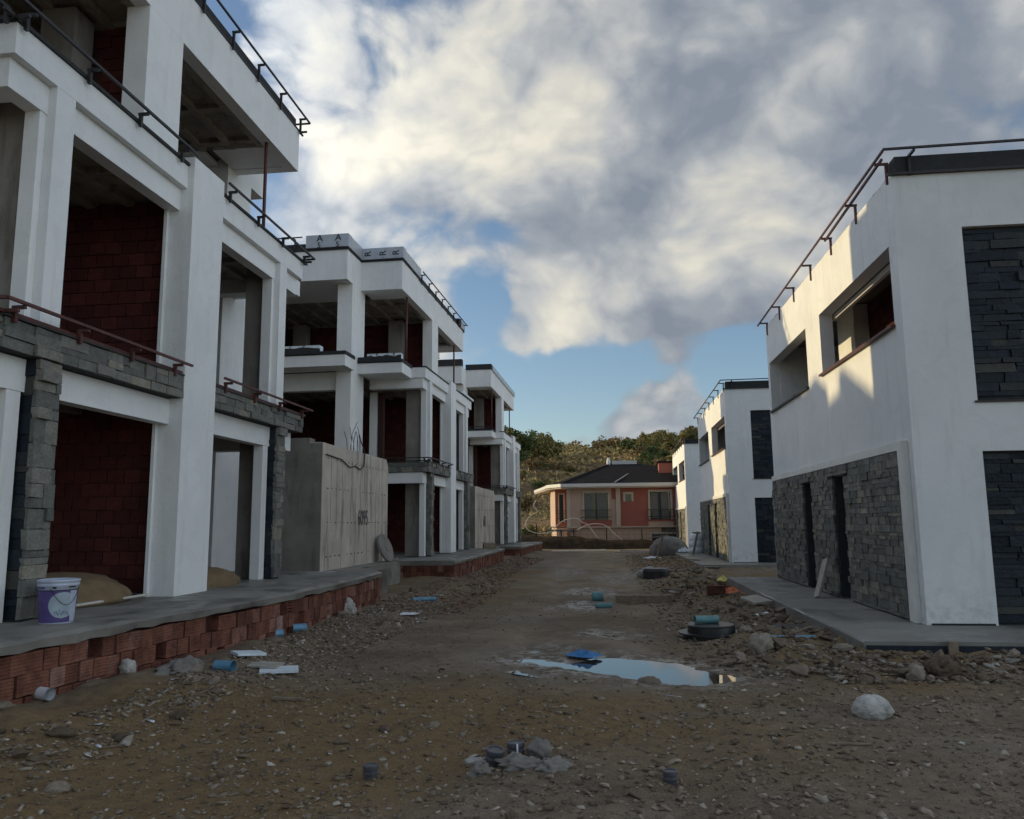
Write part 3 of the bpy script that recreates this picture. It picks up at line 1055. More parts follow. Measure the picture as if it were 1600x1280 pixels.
        P('insulation_wrap', M['silver'], (-6.8, -6.42, 6.202, 15.7, 10.201, 10.46))
        P('roof_felt', felt, (-20, -7.85, 4.58, 4.95, 10.201, 10.55))
    m = M['dark_steel']
    if style != 'felt':
        y0 = 3.0 if style == 'rail' else 8.0
        rail(root, O, [(-6.34, max(y0, 5.9), 10.46), (-6.34, 15.85, 10.46)] + ([(-6.7, 15.85, 10.46)] if style == 'rail' else []), [(1, 0, 0), (0, 1, 0)], m, drop=0.34)
    if style == 'wrap':
        rail(root, O, [(-20, 4.5, 10.62), (-9.3, 4.5, 10.62)], [(0, -1, 0)], m, drop=0.34)
    rs = M['red_steel'] if near else m
    if near:
        rail(root, O, [(-8.0, 6.7, 6.98), (-5.78, 6.7, 6.98), (-5.78, 10.28, 6.98)], [(0, -1, 0), (1, 0, 0)], m, drop=0.17, step=1.3)
        rail(root, O, [(-5.78, 11.22, 6.98), (-5.78, 14.9, 6.98), (-6.2, 14.9, 6.98)], [(1, 0, 0), (0, 1, 0)], m, drop=0.17, step=1.3)
    else:
        rail(root, O, [(-7.9, 5.7, 7.02), (-6.4, 5.7, 7.02)], [(0, -1, 0)], rs, drop=0.17) if style == 'felt' else None
    if near:
        rail(root, O, [(-8.0, 6.8, 3.86), (-5.72, 6.8, 3.86), (-5.72, 10.27, 3.86)], [(0, -1, 0), (1, 0, 0)], M['red_steel'], drop=0.15, step=1.2)
        rail(root, O, [(-5.72, 11.22, 3.86), (-5.72, 14.85, 3.86)], [(1, 0, 0)], M['red_steel'], drop=0.15, step=1.2)
    else:
        rail(root, O, [(-7.9, 6.85, 3.86), (-5.76, 6.85, 3.86), (-5.76, 10.27, 3.86)], [(0, -1, 0), (1, 0, 0)], m, drop=0.15)
    return root


villa('nearest and largest white villa shell, its ground floor behind the purple paint bucket', (0, 0, 0), 0, True, 'rail', 1)
villa('middle white villa shell with printed insulation wrap on its roof edge', (.215, 18.14, -.109), -1.34, False, 'wrap', 2)
# villa added beyond the frame, turned to block low sun from the nearest house
villa('villa shell added out of view, on higher ground, to block the low sun', (-19.27, 17.41, 2.05), 21, False, 'felt', 4)
villa('farthest of the white three storey villa shells, small and next to the hillside', (.385, 36.30, -.218), -.71, False, 'felt', 3)


# ================================================================== terraces faced with clay blocks
def arc_resample(pts, step):
    out = []
    pts = [Vector(p) for p in pts]
    seg = [(pts[i], pts[i + 1]) for i in range(len(pts) - 1)]
    carry = 0.0
    for a, b in seg:
        L = (b - a).length
        d = carry
        while d < L:
            out.append((a.lerp(b, d / L), (b - a).normalized())); d += step
        carry = d - L
    return out


def terrace(label, edge, xback, yend, ztop, near, seed, rows=3, ret_south=None):
    rnd = random.Random(seed)
    org = Vector((edge[0][0], edge[0][1], 0))
    root = empty('brick_terrace', org)
    tag(root, label, 'terrace')
    # slab with an uneven poured rim
    n = []
    fine = []
    for (p, d) in arc_resample([(x, y, 0) for x, y in edge], 0.22):
        fine.append(p)
    fine.append(Vector((*edge[-1], 0)))
    vs = []; fs = []
    for i, p in enumerate(fine):
        j = rnd.uniform(-0.02, 0.02); k = rnd.uniform(-0.012, 0.012); l = rnd.uniform(-0.014, 0.014)
        vs += [(xback, p.y, ztop + k), (p.x - 0.25, p.y, ztop + k * .6), (p.x - 0.03 + j, p.y, ztop - 0.012 + k), (p.x + 0.03 + j, p.y, ztop - 0.04), (p.x + 0.02 + j, p.y, ztop - 0.115 + l), (p.x - 0.1, p.y, ztop - 0.13), (xback, p.y, ztop - 0.13)]
    m = 7
    for i in range(len(fine) - 1):
        for q in range(m):
            a = i * m + q; b = i * m + (q + 1) % m
            fs.append((a, b, b + m, a + m))
    fs.append(tuple(range(m))); fs.append(tuple(reversed(range((len(fine) - 1) * m, len(fine) * m))))
    mb = MB(org); mb.add(vs, fs)
    mb.build('slab', M['slab'], root)
    # core behind the blocks
    vs = []; fs = []
    for i, p in enumerate(fine):
        vs += [(xback, p.y, ztop - 0.131), (p.x - 0.16, p.y, ztop - 0.131), (p.x - 0.16, p.y, -0.25), (xback, p.y, -0.25)]
    for i in range(len(fine) - 1):
        for q in range(4):
            a = i * 4 + q; b = i * 4 + (q + 1) % 4
            fs.append((a, b, b + 4, a + 4))
    fs.append((0, 1, 2, 3)); fs.append(tuple(reversed(range((len(fine) - 1) * 4, len(fine) * 4))))
    mb = MB(org); mb.add(vs, fs)
    mb.build('core', M['mortar'], root)
    pieces = []
    H = 0.185
    for r in range(rows + 1):
        zc = ztop - 0.135 - H * (r + 0.5)
        lst = arc_resample([(x, y, 0) for x, y in edge], 0.188 if near else 0.2)
        for i, (p, d) in enumerate(lst):
            if near and rnd.random() < 0.03: continue
            ang = math.atan2(d.y, d.x) - math.pi / 2
            off = (r % 2) * 0.08
            q = p + d * (off + rnd.uniform(-0.01, 0.01))
            if q.y > edge[-1][1] - 0.05: continue
            if near and i % 9 == 4 and r % 2 == 0 and rnd.random() < 0.55:
                me = BLOCK_HOLLOW
            else:
                me = rnd.choice(BLOCK_MESH)
            pieces.append((me, (q.x - 0.08 + rnd.uniform(-0.012, 0.010), q.y + 0.09, zc + 0.004 * math.sin(q.y * 3) + rnd.uniform(-.004, .004)), (rnd.uniform(-.03, .03), rnd.uniform(-.02, .02), ang + rnd.uniform(-.05, .05)),
                           (0.15, (0.182 if near else 0.19) * rnd.uniform(0.93, 1.0), H * rnd.uniform(0.93, 0.985))))
    if ret_south:
        y = edge[0][1]
        for r in range(rows):
            x = edge[0][0] - 0.1
            while x > ret_south:
                pieces.append((rnd.choice(BLOCK_MESH), (x - 0.095, y + 0.03 + rnd.uniform(-.02, .02), ztop - 0.135 - H * (r + 0.5)), (0, 0, R(-90)), (0.12, 0.185, H * 0.96)))
                x -= 0.2
    place_pieces(pieces, 'brick', M['brick'], root, org, 230 if near else 0)
    return root


E1 = [(-5.45, 3.6), (-5.20, 5.2), (-5.06, 6.27), (-4.98, 7.31), (-4.86, 8.58), (-4.66, 9.6), (-4.55, 11.0), (-4.50, 12.6), (-4.52, 14.2), (-4.60, 15.9)]
terrace('red hollow brick terrace with a damp concrete slab carrying the purple paint bucket', E1, -8.5, 16, 0.70, True, 11, rows=3)
terrace('red brick terrace in front of the middle villa, beyond the small concrete stub wall', [(-4.42, 22.8), (-4.42, 28), (-4.45, 34.0)], -9.0, 34, 0.57, False, 12, rows=3, ret_south=-6.1)
terrace('farthest and smallest red brick terrace, near the foot of the hill', [(-4.45, 41.0), (-4.2, 51.0)], -9.0, 51, 0.42, False, 13, rows=3, ret_south=-5.6)
# ground slab going on behind the first terrace under the concrete box wall
mb = MB(); mb.box(-9.5, -4.95, 15.92, 17.7, 0.0, 0.655); mb.box(-9.5, -5.62, 17.702, 21.3, 0.0, 0.654); mb.box(-9.5, -6.08, 21.302, 22.78, 0.0, 0.653)
tag(mb.build('concrete_apron', M['slab']), 'low dusty concrete apron under the tall grey concrete wall', 'concrete base')
mb = MB(); mb.box(-9.5, -5.55, 34.02, 40.98, -0.2, 0.46)
tag(mb.build('concrete_apron', M['slab']), 'small concrete apron between the two farther brick terraces', 'concrete base')
mb = MB((-4.93, 16, 0)); mb.box(-4.94, -4.72, 15.96, 17.72, -0.1, 0.60)
tag(mb.build('stub_wall', M['conc_wall']), 'low pale concrete stub wall at the far end of the nearest brick terrace', 'low wall')


# ================================================================== boarded concrete walls between the villas
def box_wall(label, x0, x1, y0, y1, z0, z1, near, seed):
    rnd = random.Random(seed)
    org = Vector((x1, y0, z0))
    root = empty('retaining_wall', org)
    tag(root, label, 'concrete wall')
    # top lip left by a second pour, uneven
    mb = MB(org)
    n = 26
    vs = []; fs = []
    for i in range(n + 1):
        y = y0 + (y1 - y0) * i / n
        zt = z1 - 0.02 * rnd.random() - (0.22 if y > y0 + (y1 - y0) * 0.97 else 0)
        vs += [(x1 - 0.3, y, z0), (x1, y, z0), (x1, y, zt - 0.28), (x1 + 0.006, y, zt - 0.275), (x1 + 0.004, y, zt), (x1 - 0.3, y, zt + 0.01)]
    for i in range(n):
        for q in range(6):
            a = i * 6 + q; b = i * 6 + (q + 1) % 6
            fs.append((a, b, b + 6, a + 6))
    fs.append(tuple(range(6))); fs.append(tuple(reversed(range(n * 6, n * 6 + 6))))
    mb.add(vs, fs)
    mb.build('wall_face', M['conc_wall'], root)
    mb = MB(org)
    mb.box(x0, x1 - 0.006, y0 - 0.02, y0 - 0.001, z0, z1 - 0.03)
    mb.box(x0, x1 - 0.302, y0 + 0.002, y0 + 0.3, z0, z1 - 0.02)
    mb.box(x1 - 0.9, x1 - 0.302, y0 + 0.001, y0 + 0.31, z1 - 0.22, z1 + 0.09)
    mb.box(x0, x0 + 0.3, y0 + 0.302, y1, z0, z1 - 0.05)
    mb.box(x0, x1 - 0.302, y1 - 0.3, y1 - 0.002, z0, z1 - 0.06)
    mb.build('side_wall', M['concrete'], root)
    mb = MB(org)                        # seams left by the formwork
    y = y0 + 0.55
    while y < y1 - 0.2:
        mb.box(x1 - 0.002, x1 + 0.006, y, y + 0.009, z0 + (0 if rnd.random() < .8 else 1.1), z1 - rnd.choice((0.3, 0.3, 0.9)))
        y += rnd.choice((0.38, 0.55, 0.62))
    mb.build('formwork_seam', M['seam'], root, kind='stuff')
    mb = MB(org)
    for zz in (0.32, 1.05, 1.80, 2.45):
        y = y0 + 0.3
        while y < y1 - 0.1:
            if rnd.random() < 0.85:
                mb.box(x1 - 0.002, x1 + 0.007, y, y + 0.09, z0 + zz + rnd.uniform(-.012, .012), z0 + zz + 0.022)
            y += 0.28
    mb.build('tie_mark', M['tie'], root, kind='stuff')
    return root


w = box_wall('tall grey concrete wall with starter bars and a sprayed number, between nearest and middle villas', -8.4, -6.08, 16.45, 21.6, 0.62, 3.42, True, 5)
worg = Vector((-6.08, 16.45, 0.62))
letters(w, worg, '6095', (-6.069, 19.35, 1.78), 0.52, (R(90), 0, R(90)), M['paint_black']).scale = (0.8, 1.0, 1)
for k in range(9):
    mb = MB(worg)
    y = 18.5 + 0.14 * k + random.uniform(-.04, .04); l = random.uniform(0.35, 0.75); dx = random.uniform(-.12, .12); dy = random.uniform(-.22, .22)
    mb.tube([(-6.22, y, 3.30), (-6.22 + dx * .3, y + dy * .3, 3.40 + l * .6), (-6.22 + dx, y + dy, 3.42 + l)], 0.008, 5)
    mb.build('rebar', M['dark_steel'], w)
mb = MB(worg)
pts = [(-6.2, 19.3, 3.9), (-6.05, 19.35, 3.4), (-6.055, 19.3, 3.08), (-6.055, 19.0, 2.98), (-6.055, 18.6, 3.04), (-6.055, 18.2, 2.98), (-6.05, 17.6, 3.12), (-6.055, 16.6, 3.16)]
mb.tube(pts, 0.014, 6); mb.build('loose_cable', M['dark_steel'], w)
w = box_wall('smaller pale concrete wall between the middle and the farthest villa', -8.0, -5.75, 34.4, 40.4, 0.42, 3.25, False, 6)
letters(w, (-5.75, 34.4, .42), '60', (-5.735, 37.0, 1.7), 0.7, (R(90), 0, R(90)), M['paint_black'])


# ================================================================== the two storey houses with slate
RO = Vector((4.4, 12.0, 0.17))


def slate_house(label, t, rz, near, seed):
    rnd = random.Random(seed)
    root = empty('slate_clad_house', RO + Vector(t), R(rz))
    tag(root, label, 'house', 'two storey white houses with slate cladding')
    O = RO

    def P(name, mat, *boxes, **kw):
        mb = MB(O)
        for b in boxes: mb.box(*b)
        return mb.build(name, mat, root, **kw)
    wins = [(12.32, 16.42, 4.57, 5.80), (17.56, 21.46, 4.50, 5.80)]
    slots = [(15.3, 16.08, 0.17, 2.48), (17.68, 18.45, 0.17, 2.46)]
    holes = wins + slots
    mb = MB(O)
    wall_holes(mb, 'x', 4.4, 4.66, 12.262, 21.7, 0.17, 6.84, holes)
    mb.build('street_wall', M['plaster'], root)
    # ragged top of the parapet
    mb = MB(O)
    y = 12.3
    while y < 21.6:
        l = rnd.uniform(0.1, 0.4)
        mb.box(4.42, 4.6, y, min(y + l, 21.68), 6.841, 6.841 + rnd.uniform(0.008, 0.035)); y += l + 0.002
    mb.build('parapet_mortar', M['concrete'], root, kind='stuff')
    mb = MB(O)
    wall_holes(mb, 'y', 12.0, 12.26, 4.4, 14.0, 0.17, 6.84, [(5.34, 8.3, 3.33, 5.95), (5.34, 8.3, 0.17, 2.60), (10.0, 12.8, 3.33, 5.95)])
    mb.build('end_wall', M['plaster'], root)
    P('rear_wall', M['plaster'], (4.66, 14.0, 21.45, 21.7, 0.17, 6.83), (13.75, 14.0, 12.262, 21.448, 0.17, 6.83))
    P('floor_slab', M['concrete'], (4.662, 13.74, 12.262, 21.44, 3.0, 3.25))
    P('roof_slab', M['concrete'], (4.662, 13.74, 12.262, 21.44, 6.2, 6.6))
    # slate panels of the end wall, set back in their frames
    for (z0, z1) in ((3.40, 5.94), (0.20, 2.595)):
        bed = P('slate_panel', M['slate_bed'], (5.34, 8.3, 12.11, 12.25, z0 - 0.06 if z0 > 1 else 0.17, z1 + 0.005))
        st = face_stones('y', 12.11, -1, 5.345, 8.3, z0, z1 - 0.03, SHADED_MESH, rnd, hmin=0.05, hmax=0.15, lmin=0.18, lmax=0.6, depth=(0.04, 0.08))
        place_pieces(st, 'stone', M['shaded_slate'], bed, O, 75 if near else 0, ref=(4.5, 8, 2.5))
    P('sill', M['dark_steel'], (5.30, 8.34, 11.975, 12.03, 3.30, 3.328))
    # slate cladding of the street wall
    bed = MB(O)
    wall_holes(bed, 'x', 4.36, 4.398, 12.47, 21.66, 0.19, 2.66, [(h[0] - 0.01, h[1] + 0.01, 0.17, h[3] + 0.01) for h in slots])
    bed = bed.build('slate_cladding', M['slate_bed'], root)
    st = face_stones('x', 4.36, -1, 12.48, 21.64, 0.20, 2.655, SLATE_MESH, rnd, holes=[(h[0], h[1], 0.17, h[3]) for h in slots], hmin=0.05, hmax=0.145, lmin=0.14, lmax=0.40, gap=0.005, depth=(0.034, 0.055))
    place_pieces(st, 'stone', M['slate'], bed, O, 290 if near else 0)
    # white moulding round the cladding
    P('moulding', M['white_trim'], (4.318, 4.397, 12.18, 12.30, 0.175, 2.79), (4.335, 4.397, 12.302, 12.46, 0.175, 2.79))
    P('moulding', M['white_trim'], (4.335, 4.397, 12.462, 21.69, 2.665, 2.79))
    P('moulding', M['white_trim'], (4.345, 4.397, 21.645, 21.70, 0.175, 2.664))
    for (h0, h1, a, b) in slots:
        P('door_reveal', M['slate_bed'], (4.398, 4.66, h0 - 0.002, h0 + 0.02, a, b), (4.398, 4.66, h1 - 0.02, h1 + 0.002, a, b))
    # windows: sill, inner frame beam and what one sees inside
    for k, (h0, h1, a, b) in enumerate(wins):
        P('sill', M['red_steel'] if k == 0 else M['dark_steel'], (4.33, 4.44, h0 - 0.03, h1 + 0.05, a - 0.045, a - 0.005))
        P('sill', M['concrete'], (4.445, 4.655, h0, h1, a - 0.004, a + 0.03))
    P('lintel', M['plaster'], (4.70, 4.77, 12.3, 16.6, 5.70, 5.80))
    P('pier', M['plaster'], (5.3, 5.6, 17.15, 18.35, 3.25, 6.19))
    inner = P('inner_wall', M['mortar'], (5.62, 5.75, 12.27, 18.3, 3.25, 6.19))
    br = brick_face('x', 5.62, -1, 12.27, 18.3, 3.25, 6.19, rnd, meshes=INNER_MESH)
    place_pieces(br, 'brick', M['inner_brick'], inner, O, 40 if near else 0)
    P('inner_wall', M['mortar'], (7.2, 7.35, 12.27, 21.4, 0.17, 6.19))
    # roof edge
    P('roof_felt', M['felt'], (4.46, 13.9, 11.985, 12.30, 6.842, 7.10))
    P('edge_angle', M['dark_steel'], (4.34, 13.9, 11.94, 12.0, 6.80, 6.835))
    P('gap_shade_strip', M['felt'], (4.46, 5.30, 11.986, 11.999, 0.172, 0.197))  # dark strip standing in for the shaded gap under the wall
    rail(root, O, [(4.22, 21.85, 6.93), (4.22, 11.75, 7.10)], [(-1, 0, 0)], M['red_steel'] if near else M['dark_steel'], drop=0.33, step=1.75, reach=0.2, lower=False)
    rail(root, O, [(4.22, 11.75, 7.12), (14.0, 11.75, 7.20)], [(0, -1, 0)], M['dark_steel'], drop=0.30, step=2.1, reach=0.25, lower=False)
    if near:
        mb = MB(O)                      # a second, unfinished tube beside the rail
        mb.bar((4.32, 12.1, 7.12), (4.30, 15.3, 6.98), 0.035)
        mb.build('loose_tube', M['red_steel'], root)
    return root


slate_house('nearest and largest white house with slate cladding, two narrow door slots and a red rail', (0, 0, 0), 0, True, 21)
slate_house('middle house with slate cladding, strongly sunlit, the plastic drum beyond its end', (.215, 19.10, -.104), -.26, False, 22)
slate_house('farthest slate clad white house, just in front of the pink and red house', (.603, 39.86, -.23), -.09, False, 23)


def pavement(label, x0, x1, y0, y1, z, zb, seed):
    rnd = random.Random(seed)
    org = Vector((x0, y0, z))
    root = empty('pavement', org)
    tag(root, label, 'pavement', kind='structure')
    mb = MB(org)
    n = 30
    vs = []; fs = []
    for i in range(n + 1):
        y = y0 + (y1 - y0) * i / n
        j = rnd.uniform(-.012, .012); jj = 0.008 * vnoise(np.array([y * 2.]), np.array([3.]))[0]
        vs += [(x1, y, z), (x0 + 0.3, y, z + jj), (x0 + 0.02 + j, y, z - 0.002), (x0 + j, y, z - 0.02), (x0 + j * 1.5, y, zb), (x1, y, zb)]
    for i in range(n):
        for q in range(6):
            a = i * 6 + q; b = i * 6 + (q + 1) % 6
            fs.append((a, b, b + 6, a + 6))
    fs.append(tuple(range(6))); fs.append(tuple(reversed(range(n * 6, n * 6 + 6))))
    mb.add(vs, fs)
    mb.build('slab', M['pavement'], root)
    return root, org


p1, po = pavement('smooth grey concrete pavement along the nearest slate house', 3.08, 14.0, 10.42, 21.8, 0.172, -0.15, 31)
mb = MB(po); mb.box(3.1, 13.9, 10.385, 10.418, -0.12, 0.125); mb.build('form_board', M['shaded_slate'], p1)
mb = MB(po); mb.box(4.02, 4.13, 10.34, 10.383, -0.14, 0.185); mb.build('peg', M['wood'], p1)
pavement('concrete pavement along the middle slate house', 3.3, 14.0, 29.6, 41.0, 0.07, -0.3, 32)
pavement('concrete pavement along the farthest slate house', 4.1, 14.0, 51.0, 58.0, -0.06, -0.5, 33)


# ================================================================== ground
def build_ground():
    xs = np.concatenate([-np.geomspace(500, 9.2, 24), np.linspace(-9, -5.2, 26)[:-1], np.linspace(-5.2, 4.2, 260), np.linspace(4.2, 9, 40)[1:], np.geomspace(9.2, 500, 24)])
    ys = np.concatenate([np.linspace(-60, 2.5, 26)[:-1], 1.0 / np.linspace(1 / 2.5, 1 / 64., 620), np.geomspace(66, 900, 40)])
    X, Y = np.meshgrid(xs, ys)
    Z = ground_z(X, Y)
    far = sstep(12, 30, np.abs(X)) 
    Z = Z * (1 - far) + (-0.0042 * np.clip(Y, 0, 60) + 2.5 * sstep(-20.5, -22.5, X) * sstep(75, 60, Y)) * far
    nx, ny = len(xs), len(ys)
    V = np.stack([X.ravel(), Y.ravel(), Z.ravel()], 1)
    idx = np.arange(nx * ny).reshape(ny, nx)
    F = np.stack([idx[:-1, :-1].ravel(), idx[:-1, 1:].ravel(), idx[1:, 1:].ravel(), idx[1:, :-1].ravel()], 1)
    me = bpy.data.meshes.new('ground')
    me.vertices.add(len(V)); me.vertices.foreach_set('co', V.ravel())
    me.loops.add(F.size); me.loops.foreach_set('vertex_index', F.ravel())
    me.polygons.add(len(F)); me.polygons.foreach_set('loop_start', np.arange(0, F.size, 4))
    me.polygons.foreach_set('loop_total', np.full(len(F), 4))
    me.polygons.foreach_set('use_smooth', np.ones(len(F), bool))
    me.update(calc_edges=True)
    x, y = V[:, 0], V[:, 1]
    sdp = poly_sd(x, y, PUD) + 0.16 * fbm(x * 2.4, y * 3.2, 4, 71)
    wet = np.maximum(sstep(0.30, 0.02, sdp) * 0.95, sstep(0.75, 0.25, sdp + 0.2 * fbm(x * 2, y * 2, 3, 73)) * 0.6)
    for (px, py, rx, ry, a) in ((-0.95, 10.9, 0.9, 0.8, .7), (-0.3, 12.8, 0.9, 1.0, .8), (-0.4, 16.8, 0.9, 1.2, .9), (-0.6, 20.5, 1.2, 1.6, .8), (0.3, 26, 1.2, 3, .7),
                            (-1.5, 30, 1.0, 5, .6), (-0.8, 8.9, 0.7, 0.35, .5), (-1.6, 14.5, 0.7, 1.8, .4), (-2.4, 38, 1.5, 6, .5), (1.1, 7.5, 1.6, 0.4, .45), (3.2, 6.4, 1.6, .4, .4)):
        d = np.sqrt(((x - px) / rx) ** 2 + ((y - py) / ry) ** 2) + 0.9 * fbm(x * 1.3, y * 0.9, 4, 91)
        wet = np.maximum(wet, a * sstep(1.05, 0.35, d))
    soil = sstep(-0.1, 0.45, fbm(x * 0.28, y * 0.28, 3, 101) + 0.55 * np.exp(-(((x + 2.6) / 2.0) ** 2 + ((y - 7.0) / 3.2) ** 2)))
    # compacted, dried lanes down the middle of the road
    lane = np.exp(-((x + 1.35 - 0.25 * np.sin(y * 0.16)) / 0.75) ** 2) + np.exp(-((x - 0.35 - 0.25 * np.sin(y * 0.16)) / 0.7) ** 2)
    track = np.clip(lane, 0, 1) * sstep(7.0, 11.0, y) * sstep(-0.35, 0.2, fbm(x * 1.2, y * 0.5, 4, 131)) + 0.35 * sstep(14, 26, y) * sstep(3.2, 1.0, np.abs(x + 0.4))
    track = np.maximum(track, 0.5 * sstep(0.5, 2.5, x) * sstep(8.6, 7.6, y) * sstep(4.6, 6.2, y) * sstep(-0.2, 0.3, fbm(x * 0.6, y * 2.0, 4, 133)))
    track = np.clip(track, 0, 1)
    pale = np.zeros_like(x)
    for (px, py, rx, ry, a) in ((-1.15, 10.15, 0.5, 0.30, 1), (-0.6, 9.3, .5, .22, .5), (-0.25, 12.6, 0.35, 0.5, .8), (-0.1, 16.7, 0.5, 0.35, 1), (-0.5, 20.8, 0.6, 0.4, 1), (1.35, 9.1, .3, .25, .5),
                            (-4.0, 8.6, .5, .5, .5), (0.4, 24, .5, .8, .5), (-3.9, 14.2, .9, 1.2, .3)):
        d = np.sqrt(((x - px) / rx) ** 2 + ((y - py) / ry) ** 2) + 0.9 * fbm(x * 4, y * 3, 4, 111)
        pale = np.maximum(pale, a * sstep(1.05, 0.2, d))
    soil = soil * sstep(60, 30, y)
    for nme, arr in (('wet', wet), ('soil', soil), ('pale', pale), ('track', track)):
        a = me.attributes.new(nme, 'FLOAT', 'POINT'); a.data.foreach_set('value', arr.astype(np.float32))
    me.materials.append(M['ground'])
    o = link('ground', me)
    tag(o, kind='structure')


build_ground()


def earth_bank():
    xs = np.linspace(-16, 13, 150); prof = [(55.3, -0.4), (55.7, 0.0), (55.95, 0.55), (56.3, 0.86), (57.0, 1.0), (58.2, 0.95), (59.4, 0.8)]
    V = []; F = []
    for x in xs:
        top = (0.88 - 0.050 * (x + 6)) * float(sstep(12.5, 7, x)) * float(sstep(-16, -12, x))
        for k, (y, h) in enumerate(prof):
            n1 = float(fbm(np.array([x * 0.8]), np.array([y * 1.3]), 4, 61)); n2 = float(fbm(np.array([x * 1.1 + 9]), np.array([y]), 3, 63))
            V.append((x, y + 0.30 * n2, -0.25 + (top + 0.05) * h * (1 + 0.25 * n1) + (0.10 * n1 if h > 0.3 else 0)))
    m = len(prof)
    for i in range(len(xs) - 1):
        for k in range(m - 1):
            a = i * m + k
            F.append((a, a + m, a + m + 1, a + 1))
    me = mesh_from(V, F, 'earth_bank', simple('shaded_earth', (0.045, 0.032, 0.022), 0.95, 0.4, 3, 0.9, 12, spec=0.1, bdist=0.08), True)  # earth darkened, so the bank's own shade sits in its colour
    tag(link('earth_bank', me), kind='structure')


earth_bank()
# the water of the puddle: a level sheet that meets the ground along its shore
mb = MB()
pts = [(-1.75, 9.9), (-1.3, 9.5), (-0.6, 9.0), (0.1, 8.65), (0.7, 8.25), (1.5, 8.4), (1.9, 9.1), (1.6, 10.1), (1.0, 10.75), (0.2, 11.1), (-0.6, 11.1), (-1.4, 10.8)]
mb.add([(x, y, WATER_Z) for x, y in pts], [tuple(range(len(pts)))])
tag(mb.build('puddle_water', M['water']), kind='structure')


# ================================================================== stones and rubble
def rock_mesh(name, mat, seed, npts=16, flat=1.0, sub=1):
    rnd = random.Random(seed)
    bm = bmesh.new()
    for i in range(npts):
        v = Vector((rnd.gauss(0, 1), rnd.gauss(0, 1), rnd.gauss(0, 1))).normalized() * rnd.uniform(0.38, 0.52)
        v.x *= 1.25; v.z *= flat
        bm.verts.new(v)
    r = bmesh.ops.convex_hull(bm, input=bm.verts)
    bmesh.ops.delete(bm, geom=[e for e in r['geom_interior'] if isinstance(e, bmesh.types.BMVert)], context='VERTS')
    if sub:
        bmesh.ops.subdivide_edges(bm, edges=bm.edges[:], cuts=1, use_grid_fill=True)
        for v in bm.verts:
            v.co *= 1 + rnd.uniform(-0.07, 0.05)
    me = bpy.data.meshes.new(name)
    bm.to_mesh(me); bm.free()
    me.materials.append(mat)
    return me


ROCKS = [rock_mesh('rock', M['rock'], s, 14, random.choice((0.5, 0.65, 0.85)), 1) for s in range(10)]
SMALL = [rock_mesh('pebble', M['gravel'], 100 + s, 9, 0.72, 0) for s in range(8)]
SMALLR = [rock_mesh('crumb', M['rubble_red'], 200 + s, 7, 0.5, 0) for s in range(6)]


def on_slab(x, y):
    if x > 3.02 and 10.3 < y < 21.9: return True
    if x > 3.2 and 29.5 < y < 41.2: return True
    if x < -4.42 and y < 15.95: return True
    if x < -4.7 and 15.9 < y < 17.8: return True
    if x < -6.0 and 17.7 < y < 22.9: return True
    if x < -4.38 and 22.7 < y < 34.2: return True
    if x < -5.5 and 34 <= y < 41.1: return True
    return x < -4.1 and y > 41.2


rr = random.Random(99)


def in_puddle(x, y, m=0.0):
    return float(poly_sd(np.array([x]), np.array([y]), PUD)[0]) < m


def scatter(n, region, smin, smax, meshes, power=2.2):
    out = []
    tries = 0
    while len(out) < n and tries < n * 6:
        tries += 1
        x, y = region()
        if on_slab(x, y): continue
        s = smin + (smax - smin) * rr.random() ** power
        out.append((rr.choice(meshes), x, y, s))
    return out


# individually placed rocks of the rubble strips
def reg_right():
    y = 9.2 + 22 * rr.random() ** 1.6
    return 1.3 + 1.85 * rr.random() ** 0.8, y


def reg_right_wide():
    y = 9.3 + 34 * rr.random() ** 1.6
    return 0.75 + 2.45 * rr.random() ** 0.7, y


def reg_front():
    return rr.uniform(2.3, 7.5), rr.uniform(8.9, 10.0)


def reg_left():
    y = rr.uniform(5.0, 17)
    return -4.6 + rr.random() ** 1.7 * 1.25 + (0.15 if y > 9 else -0.25), y


def reg_left_far():
    y = rr.uniform(15, 40)
    return -4.6 + rr.random() ** 1.3 * (1.9 if y < 24 else 1.4), y


def reg_road():
    return rr.uniform(-3.4, 3.6), 3.6 + 5 * rr.random()


def rocks(n, region, smin, smax, label, group, power=2.0):
    for me, x, y, s in scatter(n, region, smin, smax, ROCKS, power):
        if in_puddle(x, y, 0.12): continue
        z = gz(x, y)
        o = link('rock', me, None, (x, y, z + s * 0.10), (rr.uniform(-.5, .5), rr.uniform(-.5, .5), rr.uniform(0, 6.28)), (s, s * rr.uniform(.7, 1), s * rr.uniform(.6, 1)))
        tag(o, label, 'rock', group)


rocks(170, reg_right, 0.08, 0.32, 'angular brown rock in the rubble strip below the grey pavements', 'rocks of the strip below the pavements')
rocks(55, reg_front, 0.08, 0.32, 'brown rock in the row along the short front edge of the nearest pavement', 'rocks before the front edge of the nearest pavement')
rocks(55, reg_left, 0.06, 0.20, 'rock lying against the foot of the nearest red brick terrace', 'rocks at the foot of the nearest terrace')
rocks(45, reg_left_far, 0.06, 0.22, 'rock among the reddish rubble before the farther terraces', 'rocks before the farther terraces')
rocks(22, reg_road, 0.05, 0.11, 'small flat stone trodden into the open mud nearest the viewer', 'stones trodden into the road')


